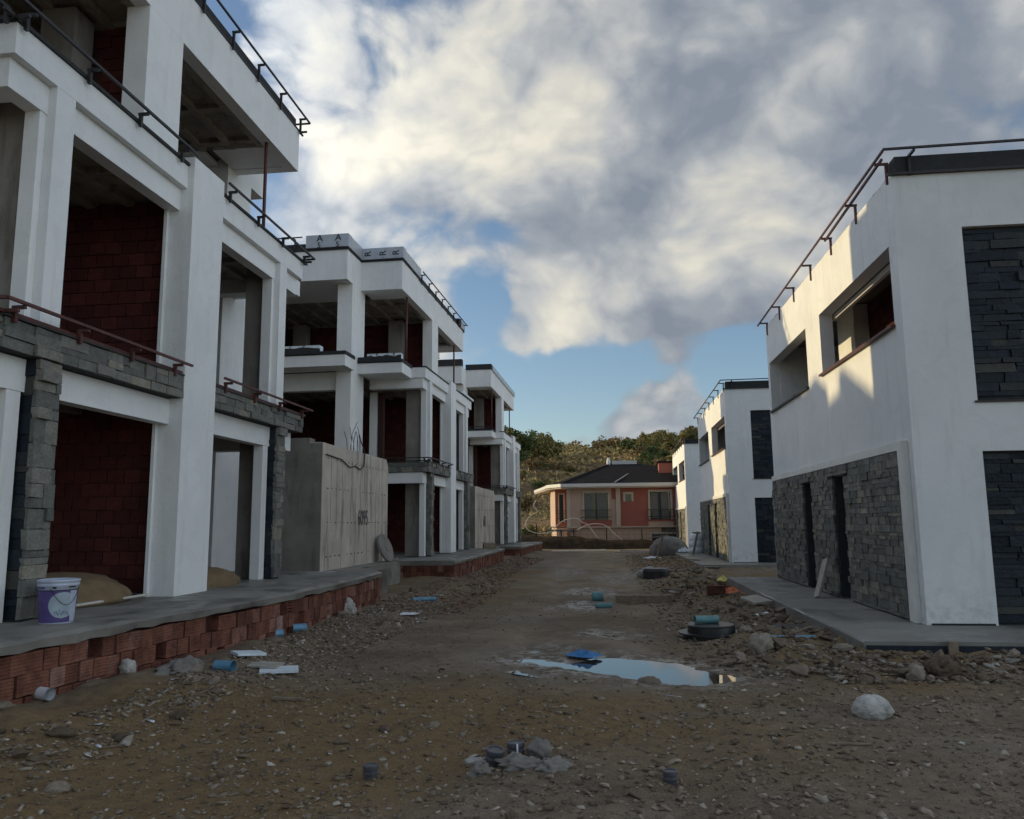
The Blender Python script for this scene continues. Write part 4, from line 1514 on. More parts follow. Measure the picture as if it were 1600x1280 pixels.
def rot_mats(rx, ry, rz):
    cx, sx, cy, sy, cz, sz = np.cos(rx), np.sin(rx), np.cos(ry), np.sin(ry), np.cos(rz), np.sin(rz)
    m = np.empty((len(rx), 3, 3))
    m[:, 0, 0] = cz * cy; m[:, 0, 1] = cz * sy * sx - sz * cx; m[:, 0, 2] = cz * sy * cx + sz * sx
    m[:, 1, 0] = sz * cy; m[:, 1, 1] = sz * sy * sx + cz * cx; m[:, 1, 2] = sz * sy * cx - cz * sx
    m[:, 2, 0] = -sy; m[:, 2, 1] = cy * sx; m[:, 2, 2] = cy * cx
    return m


NR = np.random.RandomState(17)


def stuff_scatter(name, specs, mat, tilt=0.4, sink=0.05, stretch=1.0):
    by = {}
    for sp_ in specs:
        by.setdefault(sp_[0], []).append(sp_[1:])
    V = []; L = []; T = []; LT = []; base = 0
    for me, lst in by.items():
        A = np.array(lst); n = len(A)
        v, f = npmesh(me)
        z = ground_z(A[:, 0], A[:, 1])
        sc = np.stack([A[:, 2] * NR.uniform(.8, 1.4, n) * stretch, A[:, 2], A[:, 2] * NR.uniform(.55, 1, n)], 1)
        m = rot_mats(NR.uniform(-tilt, tilt, n), NR.uniform(-tilt, tilt, n), NR.uniform(0, 6.28, n))
        P = np.einsum('nij,nkj->nki', m, v[None] * sc[:, None, :]) + np.stack([A[:, 0], A[:, 1], z + A[:, 2] * sink], 1)[:, None]
        V.append(P.reshape(-1, 3)); T.append(np.repeat(NR.rand(n), len(v)))
        fl = np.concatenate([np.array(q) for q in f]); ln = np.array([len(q) for q in f])
        L.append((fl[None] + (base + np.arange(n) * len(v))[:, None]).ravel()); LT.append(np.tile(ln, n))
        base += n * len(v)
    V = np.concatenate(V); L = np.concatenate(L); LT = np.concatenate(LT); T = np.concatenate(T)
    me = bpy.data.meshes.new(name)
    me.vertices.add(len(V)); me.vertices.foreach_set('co', V.ravel())
    me.loops.add(len(L)); me.loops.foreach_set('vertex_index', L.astype(np.int32))
    st = np.concatenate([[0], np.cumsum(LT)[:-1]])
    me.polygons.add(len(LT)); me.polygons.foreach_set('loop_start', st.astype(np.int32)); me.polygons.foreach_set('loop_total', LT.astype(np.int32))
    me.update(calc_edges=True)
    me.materials.append(mat)
    at = me.attributes.new('tone', 'FLOAT', 'POINT'); at.data.foreach_set('value', T.astype(np.float32))
    return tag(link(name, me), kind='stuff')


def reg_near():
    y = 3.0 + 6.5 * rr.random()
    return rr.uniform(-0.55 * y, 0.62 * y), y


def reg_all():
    # pebbles, denser towards the viewer
    y = 2.9 + 17 * rr.random() ** 1.7
    half = 0.5 + 0.72 * y
    return rr.uniform(-half, half * 0.95), y


def drift(specs, cut):
    x = np.array([q[1] for q in specs]); y = np.array([q[2] for q in specs])
    d = vnoise(x * 1.1, y * 1.1, 5) + NR.rand(len(specs)) * 0.9
    lane = np.exp(-((x + 0.5) / 1.5) ** 2) * sstep(7.2, 9.5, y)
    k = (d > cut + 0.75 * lane) & (poly_sd(x, y, PUD) > 0.05)
    return [q for q, kk in zip(specs, k) if kk]


stuff_scatter('gravel', drift(scatter(46000, reg_all, 0.006, 0.055, SMALL, 4.2), 0.05), M['gravel'])
stuff_scatter('gravel', drift(scatter(7000, reg_near, 0.010, 0.085, SMALL, 4.5), 0.12), M['gravel'])
sp = scatter(7000, reg_right_wide, 0.015, 0.12, SMALL, 2.4) + scatter(2200, reg_front, 0.02, 0.12, SMALL, 2.0)
stuff_scatter('rubble', [s for s in sp if not in_puddle(s[1], s[2], 0.05)], M['rock'])
sp = scatter(4200, reg_left, 0.015, 0.085, SMALL, 2.2)
stuff_scatter('rubble', sp, M['gravel'])
sp = scatter(4200, reg_left_far, 0.02, 0.13, SMALLR, 1.9) + scatter(900, reg_left, 0.015, 0.06, SMALLR, 2.2)
stuff_scatter('brick_rubble', sp, M['rubble_red'])
# splinters and twigs
STICK = [box_mesh('splinter', M['wood'], 0.12, 300 + s) for s in range(4)]
sp = scatter(240, reg_left, 0.012, 0.03, STICK, 1) + scatter(190, reg_right, 0.02, 0.05, STICK, 1) + scatter(50, reg_all, 0.006, 0.014, STICK, 1) + scatter(170, reg_left_far, 0.03, 0.07, STICK, 1)
items = []
for (me, x, y, s) in sp:
    if in_puddle(x, y, 0.02): continue
    v, f = npmesh(me)
    items.append((xform(v, (x, y, gz(x, y) + 0.012), (rr.uniform(-.2, .2), rr.uniform(-.25, .25), rr.uniform(0, 6.28)), (s * rr.uniform(3, 9), s * 0.45, s * 0.25)), f, 0))
build_joined('splinters', items, M['wood'])
# flat shards of tile, plaster and foam: pale flecks
FLAKE = [rock_mesh('flake', M['foam'], 400 + s, 8, 0.12, 0) for s in range(5)]
sp = scatter(130, reg_left, 0.02, 0.09, FLAKE, 2.2) + scatter(70, reg_right, 0.02, 0.07, FLAKE, 2.5) + scatter(60, reg_left_far, 0.03, 0.12, FLAKE, 2) + scatter(20, reg_all, 0.01, 0.02, FLAKE, 2)
stuff_scatter('foam_flakes', [s for s in sp if not in_puddle(s[1], s[2], 0.05)], M['foam'], 0.35, 0.12)


# ================================================================== single things on the ground
def single(name, mb, mat, label, cat, org=None, smooth=False, group=None):
    o = mb.build(name, mat, None, smooth)
    return tag(o, label, cat, group)


def lumpy(name, mat, loc, size, seed, label, cat, amp=0.18, sub=4, rz=0.0, flatten=-0.32, freq=2.2, group=None):
    from mathutils import noise as mn
    bm = bmesh.new()
    bmesh.ops.create_icosphere(bm, subdivisions=sub, radius=0.5)
    for v in bm.verts:
        d = v.co.normalized()
        k = 1 + amp * mn.fractal(d * freq + Vector((seed * 3.1, seed, 0)), 0.8, 2.1, 5) + 0.3 * amp * mn.noise(d * 9 + Vector((seed, 0, 0)))
        v.co = v.co * k
        if v.co.z < flatten: v.co.z = flatten + (v.co.z - flatten) * 0.1
    me = bpy.data.meshes.new(name)
    bm.to_mesh(me); bm.free()
    me.materials.append(mat)
    me.polygons.foreach_set('use_smooth', [True] * len(me.polygons))
    o = link(name, me, None, (loc[0], loc[1], loc[2] - flatten * size[2]), (0, 0, rz), size)
    return tag(o, label, cat, group)


lumpy('boulder', M['boulder'], (2.25, 7.55, gz(2.25, 7.55) - 0.02), (0.33, 0.27, 0.25), 4, 'chalky white boulder lying alone on the mud before the nearest pavement', 'boulder', 0.13, 5, freq=1.3)
lumpy('boulder', M['rock'], (3.52, 9.25, gz(3.5, 9.25) - 0.03), (0.36, 0.28, 0.26), 9, 'largest brown rock before the front edge of the nearest pavement', 'rock', 0.35, 4, 0.4)
lumpy('boulder', M['rock'], (3.18, 9.10, gz(3.2, 9.1) - 0.02), (0.20, 0.18, 0.20), 12, 'smaller brown rock touching the largest rock before the pavement', 'rock', 0.35, 3, 0.4)
lumpy('boulder', M['rock'], (1.85, 10.45, gz(1.85, 10.45) - 0.03), (0.40, 0.26, 0.30), 15, 'leaning brown slab of rock beyond the far corner of the puddle', 'rock', 0.45, 3, 0.9)
lumpy('boulder', M['rock'], (0.40, 9.02, WATER_Z - 0.05), (0.26, 0.2, 0.13), 18, 'dark flat rock standing in the puddle', 'rock', 0.3, 3)
lumpy('boulder', M['boulder'], (-4.55, 13.6, gz(-4.5, 13.6) - 0.03), (0.36, 0.30, 0.36), 22, 'pale upright rock leaning at the terrace foot among rubble', 'rock', 0.4, 4, 0.3)
lumpy('boulder', M['rock'], (-4.75, 12.55, gz(-4.6, 12.5)), (0.5, 0.34, 0.22), 25, 'broad grey brown rock lying before the middle of the nearest terrace', 'rock', 0.35, 4, 0.3)
lumpy('boulder', M['rock'], (-3.46, 4.85, gz(-3.46, 4.85) - 0.01), (0.15, 0.11, 0.09), 28, 'single fist sized stone on the mud in the near corner below the terrace', 'rock', 0.3, 3, 0.3)
lumpy('boulder', M['boulder'], (-4.85, 7.75, gz(-4.85, 7.75) - 0.01), (0.14, 0.16, 0.17), 31, 'pale pointed stone against the terrace bricks beside the cement heap', 'rock', 0.4, 3, 1.2)
lumpy('cement_heap', M['concrete'], (-4.62, 8.35, gz(-4.62, 8.35) - 0.05), (0.35, 0.9, 0.2), 33, 'spilled grey cement heap at the foot of the nearest terrace', 'cement', 0.4, 4, 0.2)
lumpy('sand_heap', M['sand'], (-6.85, 9.2, 0.70), (1.5, 2.6, 0.72), 35, 'sand heap inside the nearest villa between the stone column and the pillar', 'sand', 0.10, 4, freq=1.8, flatten=-0.02)
lumpy('sand_heap', M['sand'], (-6.5, 12.1, 0.70), (1.2, 1.7, 0.6), 37, 'smaller sand heap inside the nearest villa beyond the big white pillar', 'sand', 0.10, 4, freq=1.8, flatten=-0.02)
mb = MB(); mb.tube([(-6.25, 8.05, 0.745), (-6.1, 8.7, 0.75), (-6.14, 9.3, 0.742), (-6.10, 10.1, 0.745)], 0.018, 6)
single('hose', mb, M['rope'], 'thin pale hose along the sand heap edge in the nearest villa', 'hose')
for (x, y, s, lb) in ((-1.87, 6.65, 0.16, 'pale flat stone leftmost of the pair in the middle of the mud'), (-1.50, 6.8, 0.17, 'pale flat stone rightmost of the pair in the middle of the mud'), (-2.1, 6.25, 0.12, 'small pale stone nearer than the flat pair in the mud'),
                   (-0.68, 6.5, 0.10, 'pale pointed pebble a step beyond the twin pipe caps'), (-0.5, 6.15, 0.10, 'rounded pebble beside the grey rock wedge of the twin pipe caps')):
    lumpy('stone', M['rock'], (x, y, gz(x, y) - 0.012), (s, s * 0.6, s * 0.4), x * 7, lb, 'stone', 0.35, 3, rr.uniform(0, 3))


for (x, y, sx, lb) in ((-4.55, 5.55, 0.26, 'flat pinkish slab of rubble in the near left pile below the terrace'), (-4.1, 5.75, 0.20, 'tilted pale shard in the rubble nearest the white pipe end'), (-4.95, 6.15, 0.24, 'grey lump close to the white pipe end'),
                       (-3.75, 5.95, 0.17, 'thin flat chip lying nearest the mud beside the near left rubble'), (-4.45, 10.4, 0.24, 'brown lump right before the longer blue pipe end'), (-4.35, 12.9, 0.3, 'whitish lump among the rubble before the middle of the terrace')):
    lumpy('rubble_piece', M['rock'], (x, y, gz(x, y) - 0.01), (sx, sx * 0.7, sx * 0.42), x * 5 + y, lb, 'rock', 0.45, 3, rr.uniform(0, 3))


# pipe caps sticking out of the mud
def pipe_cap(x, y, r, h, label, tilt=0.0):
    z = gz(x, y) - 0.028
    root = empty('drain_stub', (x, y, z))
    root.rotation_euler = (tilt, tilt * .5, 0.3)
    tag(root, label, 'pipe cap')
    mb = MB(); mb.lathe(0, 0, [(r * .86, -0.05), (r * .86, h * .62), (r * 0.86, h * .7)], 24)
    mb.build('pipe', M['grey_plastic'], root)
    mb = MB(); mb.lathe(0, 0, [(r * .95, h * .45), (r, h * .5), (r, h * .60), (r * .9, h * .64), (r * .9, h * .74), (r, h * .78), (r, h * .96), (r * .96, h), (r * .80, h), (r * .78, h * .95)], 28)
    mb.build('cap', M['grey_plastic'], root)
    return root


pipe_cap(-1.60, 5.36, 0.052, 0.11, 'single dark grey pipe cap in the mud nearest the left side of the road')
pipe_cap(0.36, 5.52, 0.048, 0.11, 'lone dark grey pipe cap in the mud, between small stones, rightmost of the caps')
pipe_cap(-0.84, 5.78, 0.066, 0.14, 'dark grey pipe cap, nearer one of the twin caps', 0.15)
c = pipe_cap(-0.70, 5.95, 0.066, 0.13, 'dark grey pipe cap with white stripe, farther one of the twin caps', -0.05)
mb = MB(); mb.box(-0.006, 0.006, -0.069, -0.066, 0.04, 0.13); mb.build('white_stripe', M['white_plastic'], c)
lumpy('stone', M['concrete'], (-0.53, 5.92, gz(-0.53, 5.92) - 0.02), (0.17, 0.12, 0.15), 41, 'grey wedge of broken concrete against the striped pipe cap', 'concrete lump', 0.5, 3)
lumpy('stone', M['boulder'], (-0.99, 5.86, gz(-1, 5.86) - 0.015), (0.15, 0.08, 0.06), 43, 'white chip of plaster touching the nearer twin pipe cap', 'plaster chip', 0.4, 3)
for k, (x, y, sx, sy, lb) in enumerate(((-0.62, 5.66, 0.30, 0.14, 'broad grey crust of spilled concrete before the twin pipe caps'), (-0.90, 5.56, 0.13, 0.09, 'small lump of spilled concrete nearest the viewer by the twin caps'),
                                        (-0.40, 5.62, 0.22, 0.11, 'crumbled end of the concrete spill trailing from the twin caps'))):
    lumpy('concrete_spill', M['concrete'], (x, y, gz(x, y) - 0.02), (sx, sy, 0.12), 50 + k, lb, 'concrete spill', 0.5, 4, 0.2 * k)


# manholes
def manhole(x, y, rings, label, mat=None, z=None):
    z = gz(x, y) - 0.03 if z is None else z
    root = empty('manhole', (x, y, z))
    tag(root, label, 'manhole')
    for nm, prof in rings:
        mb = MB(); mb.lathe(0, 0, prof, 40)
        mb.build(nm, mat or M['black_plastic'], root)
    return root


MHZ = gz(1.45, 12.1) - 0.12
mh = manhole(1.45, 12.1, [('chamber', [(0.40, -0.1), (0.40, 0.14), (0.47, 0.15), (0.47, 0.17), (0.38, 0.175)]), ('cover', [(0.34, 0.17), (0.335, 0.26), (0.345, 0.27), (0.325, 0.285), (0.0, 0.29)])],
             'black plastic manhole chamber with round cover and green pipe on top, beyond the puddle', z=MHZ)
mb = MB(); zt = MHZ + 0.29 + 0.055
mb.tube([(1.22, 12.08, zt), (1.56, 12.16, zt)], 0.055, 16, cap=False)
mb.tube([(1.225, 12.08, zt), (1.555, 12.16, zt)], 0.048, 16, cap=False)
single('pipe_piece', mb, M['teal_plastic'], 'short green pipe piece lying on the black manhole cover', 'pipe')
manhole(2.62, 12.75, [('ring', [(0.40, -0.05), (0.40, 0.07), (0.36, 0.08)]), ('cover', [(0.36, 0.07), (0.36, 0.095), (0.0, 0.10)])], 'flat black manhole cover close to the edge of the nearest pavement')
manhole(1.45, 25.4, [('chamber', [(0.42, -0.1), (0.42, 0.26), (0.40, 0.30)]), ('cover', [(0.38, 0.27), (0.37, 0.33), (0.0, 0.34)])], 'farthest black manhole chamber, between the rubble and a pale rock')
manhole(3.55, 28.9, [('cover', [(0.3, 0.04), (0.3, 0.10), (0.0, 0.11)])], 'small dark cover at the corner of the middle pavement')


def pipe(x, y, l, r, a, mat, label, z=None):
    zz = (gz(x, y) if z is None else z) + r * 0.75
    mb = MB()
    dx, dy = l / 2 * math.cos(a), l / 2 * math.sin(a)
    p0, p1 = (x - dx, y - dy, zz), (x + dx, y + dy, zz)
    mb.tube([p0, p1], r, 18, cap=False); mb.tube([p0, p1], r * 0.9, 18, cap=False)
    return single('pipe_piece', mb, mat, label, 'pipe', smooth=True)


pipe(-4.66, 10.75, 0.34, 0.055, 0.75, M['blue_plastic'], 'longer light blue pipe end poking out at the brick terrace foot')
pipe(-4.48, 11.35, 0.20, 0.055, 0.6, M['blue_plastic'], 'shorter light blue pipe end right behind the longer one')
pipe(-4.22, 8.55, 0.22, 0.06, -0.15, M['blue_plastic'], 'pale blue pipe stub between two grey stones near the cement heap')
pipe(-3.95, 17.0, 0.5, 0.05, 0.4, M['blue_plastic'], 'blue pipe lying by the far end of the nearest brick terrace')
pipe(-5.0, 6.72, 0.20, 0.055, -0.3, M['white_plastic'], 'white pipe end in the rubble, at the near end of the brick terrace')
pipe(-0.27, 17.9, 0.24, 0.11, 0.1, M['teal_plastic'], 'upright looking blue green pipe ring in the middle of the road')
pipe(-0.13, 16.4, 0.34, 0.055, 0.1, M['teal_plastic'], 'flat blue green pipe scrap on the road before the pipe ring')
pipe(2.45, 11.5, 0.62, 0.035, 0.05, M['blue_plastic'], 'thin pale blue tube in the rubble before the nearest pavement')
# kerb beam lying in the road
mb = MB()
z = gz(0.6, 17.6)
mb.box(0.12, 1.24, 17.45, 17.66, z - 0.02, z + 0.19)
mb.box(1.16, 1.32, 17.50, 17.7, z, z + 0.2)
single('timber_beam', mb, M['wood'], 'brown timber beam lying across the right half of the road', 'beam')


def crumple(name, mat, x, y, sx, sy, h, seed, label, cat, rz=0.0, z=None):
    n = 12
    vs = []; fs = []
    zz = gz(x, y) if z is None else z
    for j in range(n):
        for i in range(n):
            u, v = i / (n - 1) - .5, j / (n - 1) - .5
            rim = max(0, 1 - 1.9 * max(abs(u), abs(v)) ** 1.3)
            e = 1 + 0.35 * float(vnoise(np.array([u * 4 + seed]), np.array([v * 4])))
            a, b = u * sx * e, v * sy * e
            X, Y = x + a * math.cos(rz) - b * math.sin(rz), y + a * math.sin(rz) + b * math.cos(rz)
            vs.append((X, Y, zz + 0.01 + h * rim * (0.55 + 1.2 * abs(float(fbm(np.array([u * 6 + seed]), np.array([v * 6]), 3, 7))))))
    for j in range(n - 1):
        for i in range(n - 1):
            a = j * n + i
            fs.append((a, a + 1, a + n + 1, a + n))
    mb = MB(); mb.add(vs, fs)
    o = single(name, mb, mat, label, cat)
    md = o.modifiers.new('thickness', 'SOLIDIFY'); md.thickness = 0.004
    return o


crumple('blue_rag', M['blue_cloth'], -0.36, 10.45, 0.42, 0.30, 0.10, 3, 'crumpled bright blue plastic rag at the far shore of the puddle', 'rag', -0.3, z=WATER_Z + 0.01)
crumple('orange_sheet', M['orange'], 2.62, 18.3, 0.55, 0.4, 0.16, 5, 'crumpled orange sheet beside the broken brick near the pavement edge', 'sheet')
crumple('yellow_bag', M['yellow'], 3.0, 21.95, 0.30, 0.3, 0.16, 9, 'small crumpled yellow bag at the far corner of the nearest pavement', 'bag')
crumple('plastic_sheet', M['white_plastic'], 2.65, 14.4, 0.34, 0.3, 0.06, 12, 'crumpled whitish plastic film beside the flat manhole cover', 'film')
crumple('plastic_sheet', M['white_plastic'], -3.75, 14.6, 0.45, 0.3, 0.03, 15, 'flat whitish scrap of film in the mud past the broad rocks', 'film')
crumple('plastic_sheet', M['white_plastic'], -5.6, 15.6, 1.1, 0.5, 0.05, 19, 'grey white sheet piled on the slab before the tall concrete wall', 'film', z=0.66)
crumple('plastic_sheet', M['white_plastic'], 2.05, 38.3, 0.8, 0.5, 0.12, 23, 'white film at the near end of the middle pavement', 'film')
mb = MB(); z = gz(2.35, 18.1)
mb.box(2.12, 2.5, 18.0, 18.2, z, z + 0.19); single('broken_block', mb, M['brick'], 'broken red hollow brick touching the orange sheet', 'brick')


def board(label, p, size, rot, mat, cat='board', name='board'):
    mb = MB(); mb.box(-size[0] / 2, size[0] / 2, -size[1] / 2, size[1] / 2, 0, size[2])
    me = mesh_from(mb.v, mb.f, name, mat)
    o = link(name, me, None, p, rot)
    return tag(o, label, cat)


lp = board('pale plank leaning on the slate wall between the two door slots', (3.86, 16.25, 0.175), (0.20, 0.035, 0.66), (0, 0, 0), M['pale_wood'])
lp.data = mesh_from(*(lambda m: (m.v, m.f))(MB().box(-0.02, 0.02, -0.10, 0.10, 0, 0.80)), 'board', M['pale_wood'])
lp.location = (3.90, 15.95, 0.19); lp.rotation_euler = (R(-16), R(24), R(8))
board('flat grey slab of board at the side of the nearest pavement', (2.78, 16.0, gz(2.78, 16.0) + 0.06), (0.36, 0.6, 0.04), (0.1, -0.1, 0.3), M['pale_wood'])
board('white foam board with a pointed end on the mud before the blue pipe stub', (-3.72, 8.85, gz(-3.72, 8.85) + 0.02), (0.42, 0.26, 0.025), (0.05, 0.02, 0.4), M['foam'])
board('grey board under the white pointed foam board', (-3.92, 8.95, gz(-3.92, 8.95) + 0.01), (0.34, 0.3, 0.02), (0.0, 0.06, 0.1), M['pale_wood'])
board('white foam scrap nearest the terrace, behind the pointed foam board', (-4.25, 9.2, gz(-4.25, 9.2) + 0.03), (0.36, 0.2, 0.03), (0.06, 0.1, 0.9), M['foam'])
board('dark plank at the water side of the farthest stub pavement', (3.35, 33.2, 0.09), (0.12, 1.4, 0.03), (0, 0, 0.3), M['wood'])
board('thin brown stick lying on the mud below the foam boards', (-3.1, 7.6, gz(-3.1, 7.6) + 0.012), (0.34, 0.03, 0.02), (0, 0, -0.1), M['wood'], 'stick')
board('longest thin stick lying in the mud beyond the white boulder side of the road', (1.75, 6.45, gz(1.75, 6.45) + 0.008), (0.32, 0.016, 0.012), (0, 0, 0.05), M['wood'], 'stick')

# concrete disc leaning against the wall
mb = MB(); mb.lathe(0, 0, [(0.36, -0.035), (0.38, -0.025), (0.38, 0.025), (0.35, 0.035), (0.10, 0.04), (0.08, 0.06)], 40)
o = mb.build('concrete_disc', M['concrete'])
o.location = (-5.84, 20.6, 1.015); o.rotation_euler = (R(8), R(70), 0)
tag(o, 'round concrete disc leaning against the end of the tall concrete wall', 'disc')

# paint bucket
root = empty('paint_bucket', (-5.50, 7.52, 0.70), R(-64))
tag(root, 'white and purple paint bucket standing on the near end of the terrace slab', 'bucket')
mb = MB(); mb.lathe(0, 0, [(0.150, 0), (0.155, 0.012), (0.182, 0.36), (0.190, 0.365), (0.190, 0.385), (0.186, 0.39), (0.186, 0.40), (0.195, 0.405), (0.195, 0.425), (0.188, 0.428), (0.178, 0.43), (0.140, 0.05), (0.0, 0.04)], 48, cap=False)
body = mb.build('body', M['bucket_white'], root, smooth=True)


def wrap_patch(parent, name, mat, fn, r_of, n=30, m=14, pr=0.0015):
    """a printed area following the conical side; fn(i/n, j/m) -> (angle, height)"""
    vs = []; fs = []
    for j in range(m + 1):
        for i in range(n + 1):
            a, h = fn(i / n, j / m)
            r = r_of(h) + pr
            vs.append((r * math.cos(a), r * math.sin(a), h))
    for j in range(m):
        for i in range(n):
            q = j * (n + 1) + i
            fs.append((q, q + 1, q + n + 2, q + n + 1))
    mb = MB(); mb.add(vs, fs)
    return mb.build(name, mat, parent, True)


rb = lambda h: 0.155 + 0.027 * (h - 0.012) / 0.348
wrap_patch(body, 'purple_print', M['purple'], lambda s, t: (2 * math.pi * s, 0.015 + 0.315 * t), rb, 60, 10, 0.001)
wrap_patch(body, 'round_label', M['label_pale'], lambda s, t: (R(26) + (2 * s - 1) * 0.74 * math.sqrt(max(0, 1 - (2 * t - 1) ** 2)), 0.055 + 0.255 * t), rb, 30, 26, 0.003)
wrap_patch(body, 'white_print', M['bucket_white'], lambda s, t: (R(55) + s * R(30) - 0.15 * t, 0.02 + 0.30 * t), rb, 12, 8, 0.0035)
wrap_patch(body, 'dark_band', M['ink'], lambda s, t: (2 * math.pi * s, 0.322 + 0.008 * t), rb, 60, 1, 0.004)
wrap_patch(body, 'band_emblem', M['ink'], lambda s, t: (R(0) + (2 * s - 1) * 0.10 * math.sqrt(max(0, 1 - (2 * t - 1) ** 2)), 0.342 + 0.034 * t), lambda h: 0.184, 12, 10, 0.004)
wrap_patch(body, 'band_label', M['purple'], lambda s, t: (R(-62) + s * R(34), 0.345 + 0.018 * t), lambda h: 0.184, 12, 2, 0.004)
wrap_patch(body, 'band_label', M['ink'], lambda s, t: (R(40) + s * R(24), 0.350 + 0.014 * t), lambda h: 0.184, 12, 2, 0.004)
for k in range(9):
    wrap_patch(body, 'print_mark', M['purple'], lambda s, t, k=k: (R(2 + k * 5.0) + s * R(3.2 if k % 3 else 1.5), 0.085 + 0.02 * (k % 2) + (0.022 + 0.018 * (k % 3 == 0)) * t), rb, 3, 2, 0.005)
mb = MB()
mb.tube([(0.186 * math.cos(a), 0.186 * math.sin(a), 0.345 - 0.16 * math.sin((a + 0.2) / (math.pi * .4 + .4) * math.pi) ** 1.0) for a in [(-0.2 + i * (math.pi * 0.4 + .4) / 14) for i in range(15)]], 0.0025, 5)
mb.build('handle', M['dark_steel'], body)

# plastic drum and things round it at the end of the middle pavement
root = empty('plastic_drum', (4.35, 40.6, 0.07))
tag(root, 'white plastic drum with dark lid standing against the far slate house', 'drum')
mb = MB(); mb.lathe(0, 0, [(0.36, 0), (0.40, 0.03), (0.40, 0.26), (0.38, 0.28), (0.40, 0.30), (0.40, 0.58), (0.38, 0.60), (0.39, 0.62), (0.34, 0.84), (0.26, 0.93), (0.18, 0.95)], 32)
mb.build('body', M['white_plastic'], root, True)
mb = MB(); mb.lathe(0, 0, [(0.20, 0.95), (0.20, 1.01), (0.0, 1.02)], 24); mb.build('lid', M['black_plastic'], root)
crumple('plastic_bag', M['white_plastic'], 3.75, 40.9, 0.6, 0.5, 0.3, 29, 'pale translucent looking bag slumped beside the plastic drum', 'bag', z=0.07)
board('dark board leaning on the slate wall just before the plastic drum', (3.9, 38.2, 0.08), (0.1, 0.06, 1.1), (R(-5), R(14), 0), M['wood'])
lumpy('covered_heap', M['concrete'], (3.05, 42.2, -0.25), (1.95, 1.5, 1.35), 61, 'grey tarpaulin covered heap in front of the farthest slate house', 'covered heap', 0.12, 4, 0.1, freq=1.2)
mb = MB(); mb.bar((2.35, 41.0, -0.3), (2.72, 41.1, 0.85), 0.14, 0.05); mb.bar((2.0, 41.0, 0.80), (3.0, 41.1, 0.93), 0.22, 0.04)
single('timber_stake', mb, M['wood'], 'dark wooden stake with a crossboard beside the covered heap', 'stake')
for k, (x, y, l, a, lb) in enumerate(((1.5, 46.0, 1.7, 0.1, 'longest pale plank beyond the road end rubble'), (0.9, 44.0, 1.2, -0.1, 'short pale plank lying before the longest plank'), (1.9, 44.6, 0.9, 0.5, 'tilted pale plank before the covered heap'))):
    board(lb, (x, y, gz(x, y) + 0.12), (l, 0.16, 0.07), (0, 0.03, a), M['pale_wood'])
lumpy('boulder', M['boulder'], (1.25, 25.9, gz(1.25, 25.9)), (0.75, 0.4, 0.42), 66, 'pale rock right behind the farthest manhole chamber', 'rock', 0.3, 3)
board('dark scrap pile board lying inside the far brick terrace', (-5.0, 33.5, 0.58), (0.5, 1.2, 0.22), (0, 0, 0.2), M['wood'], 'board')


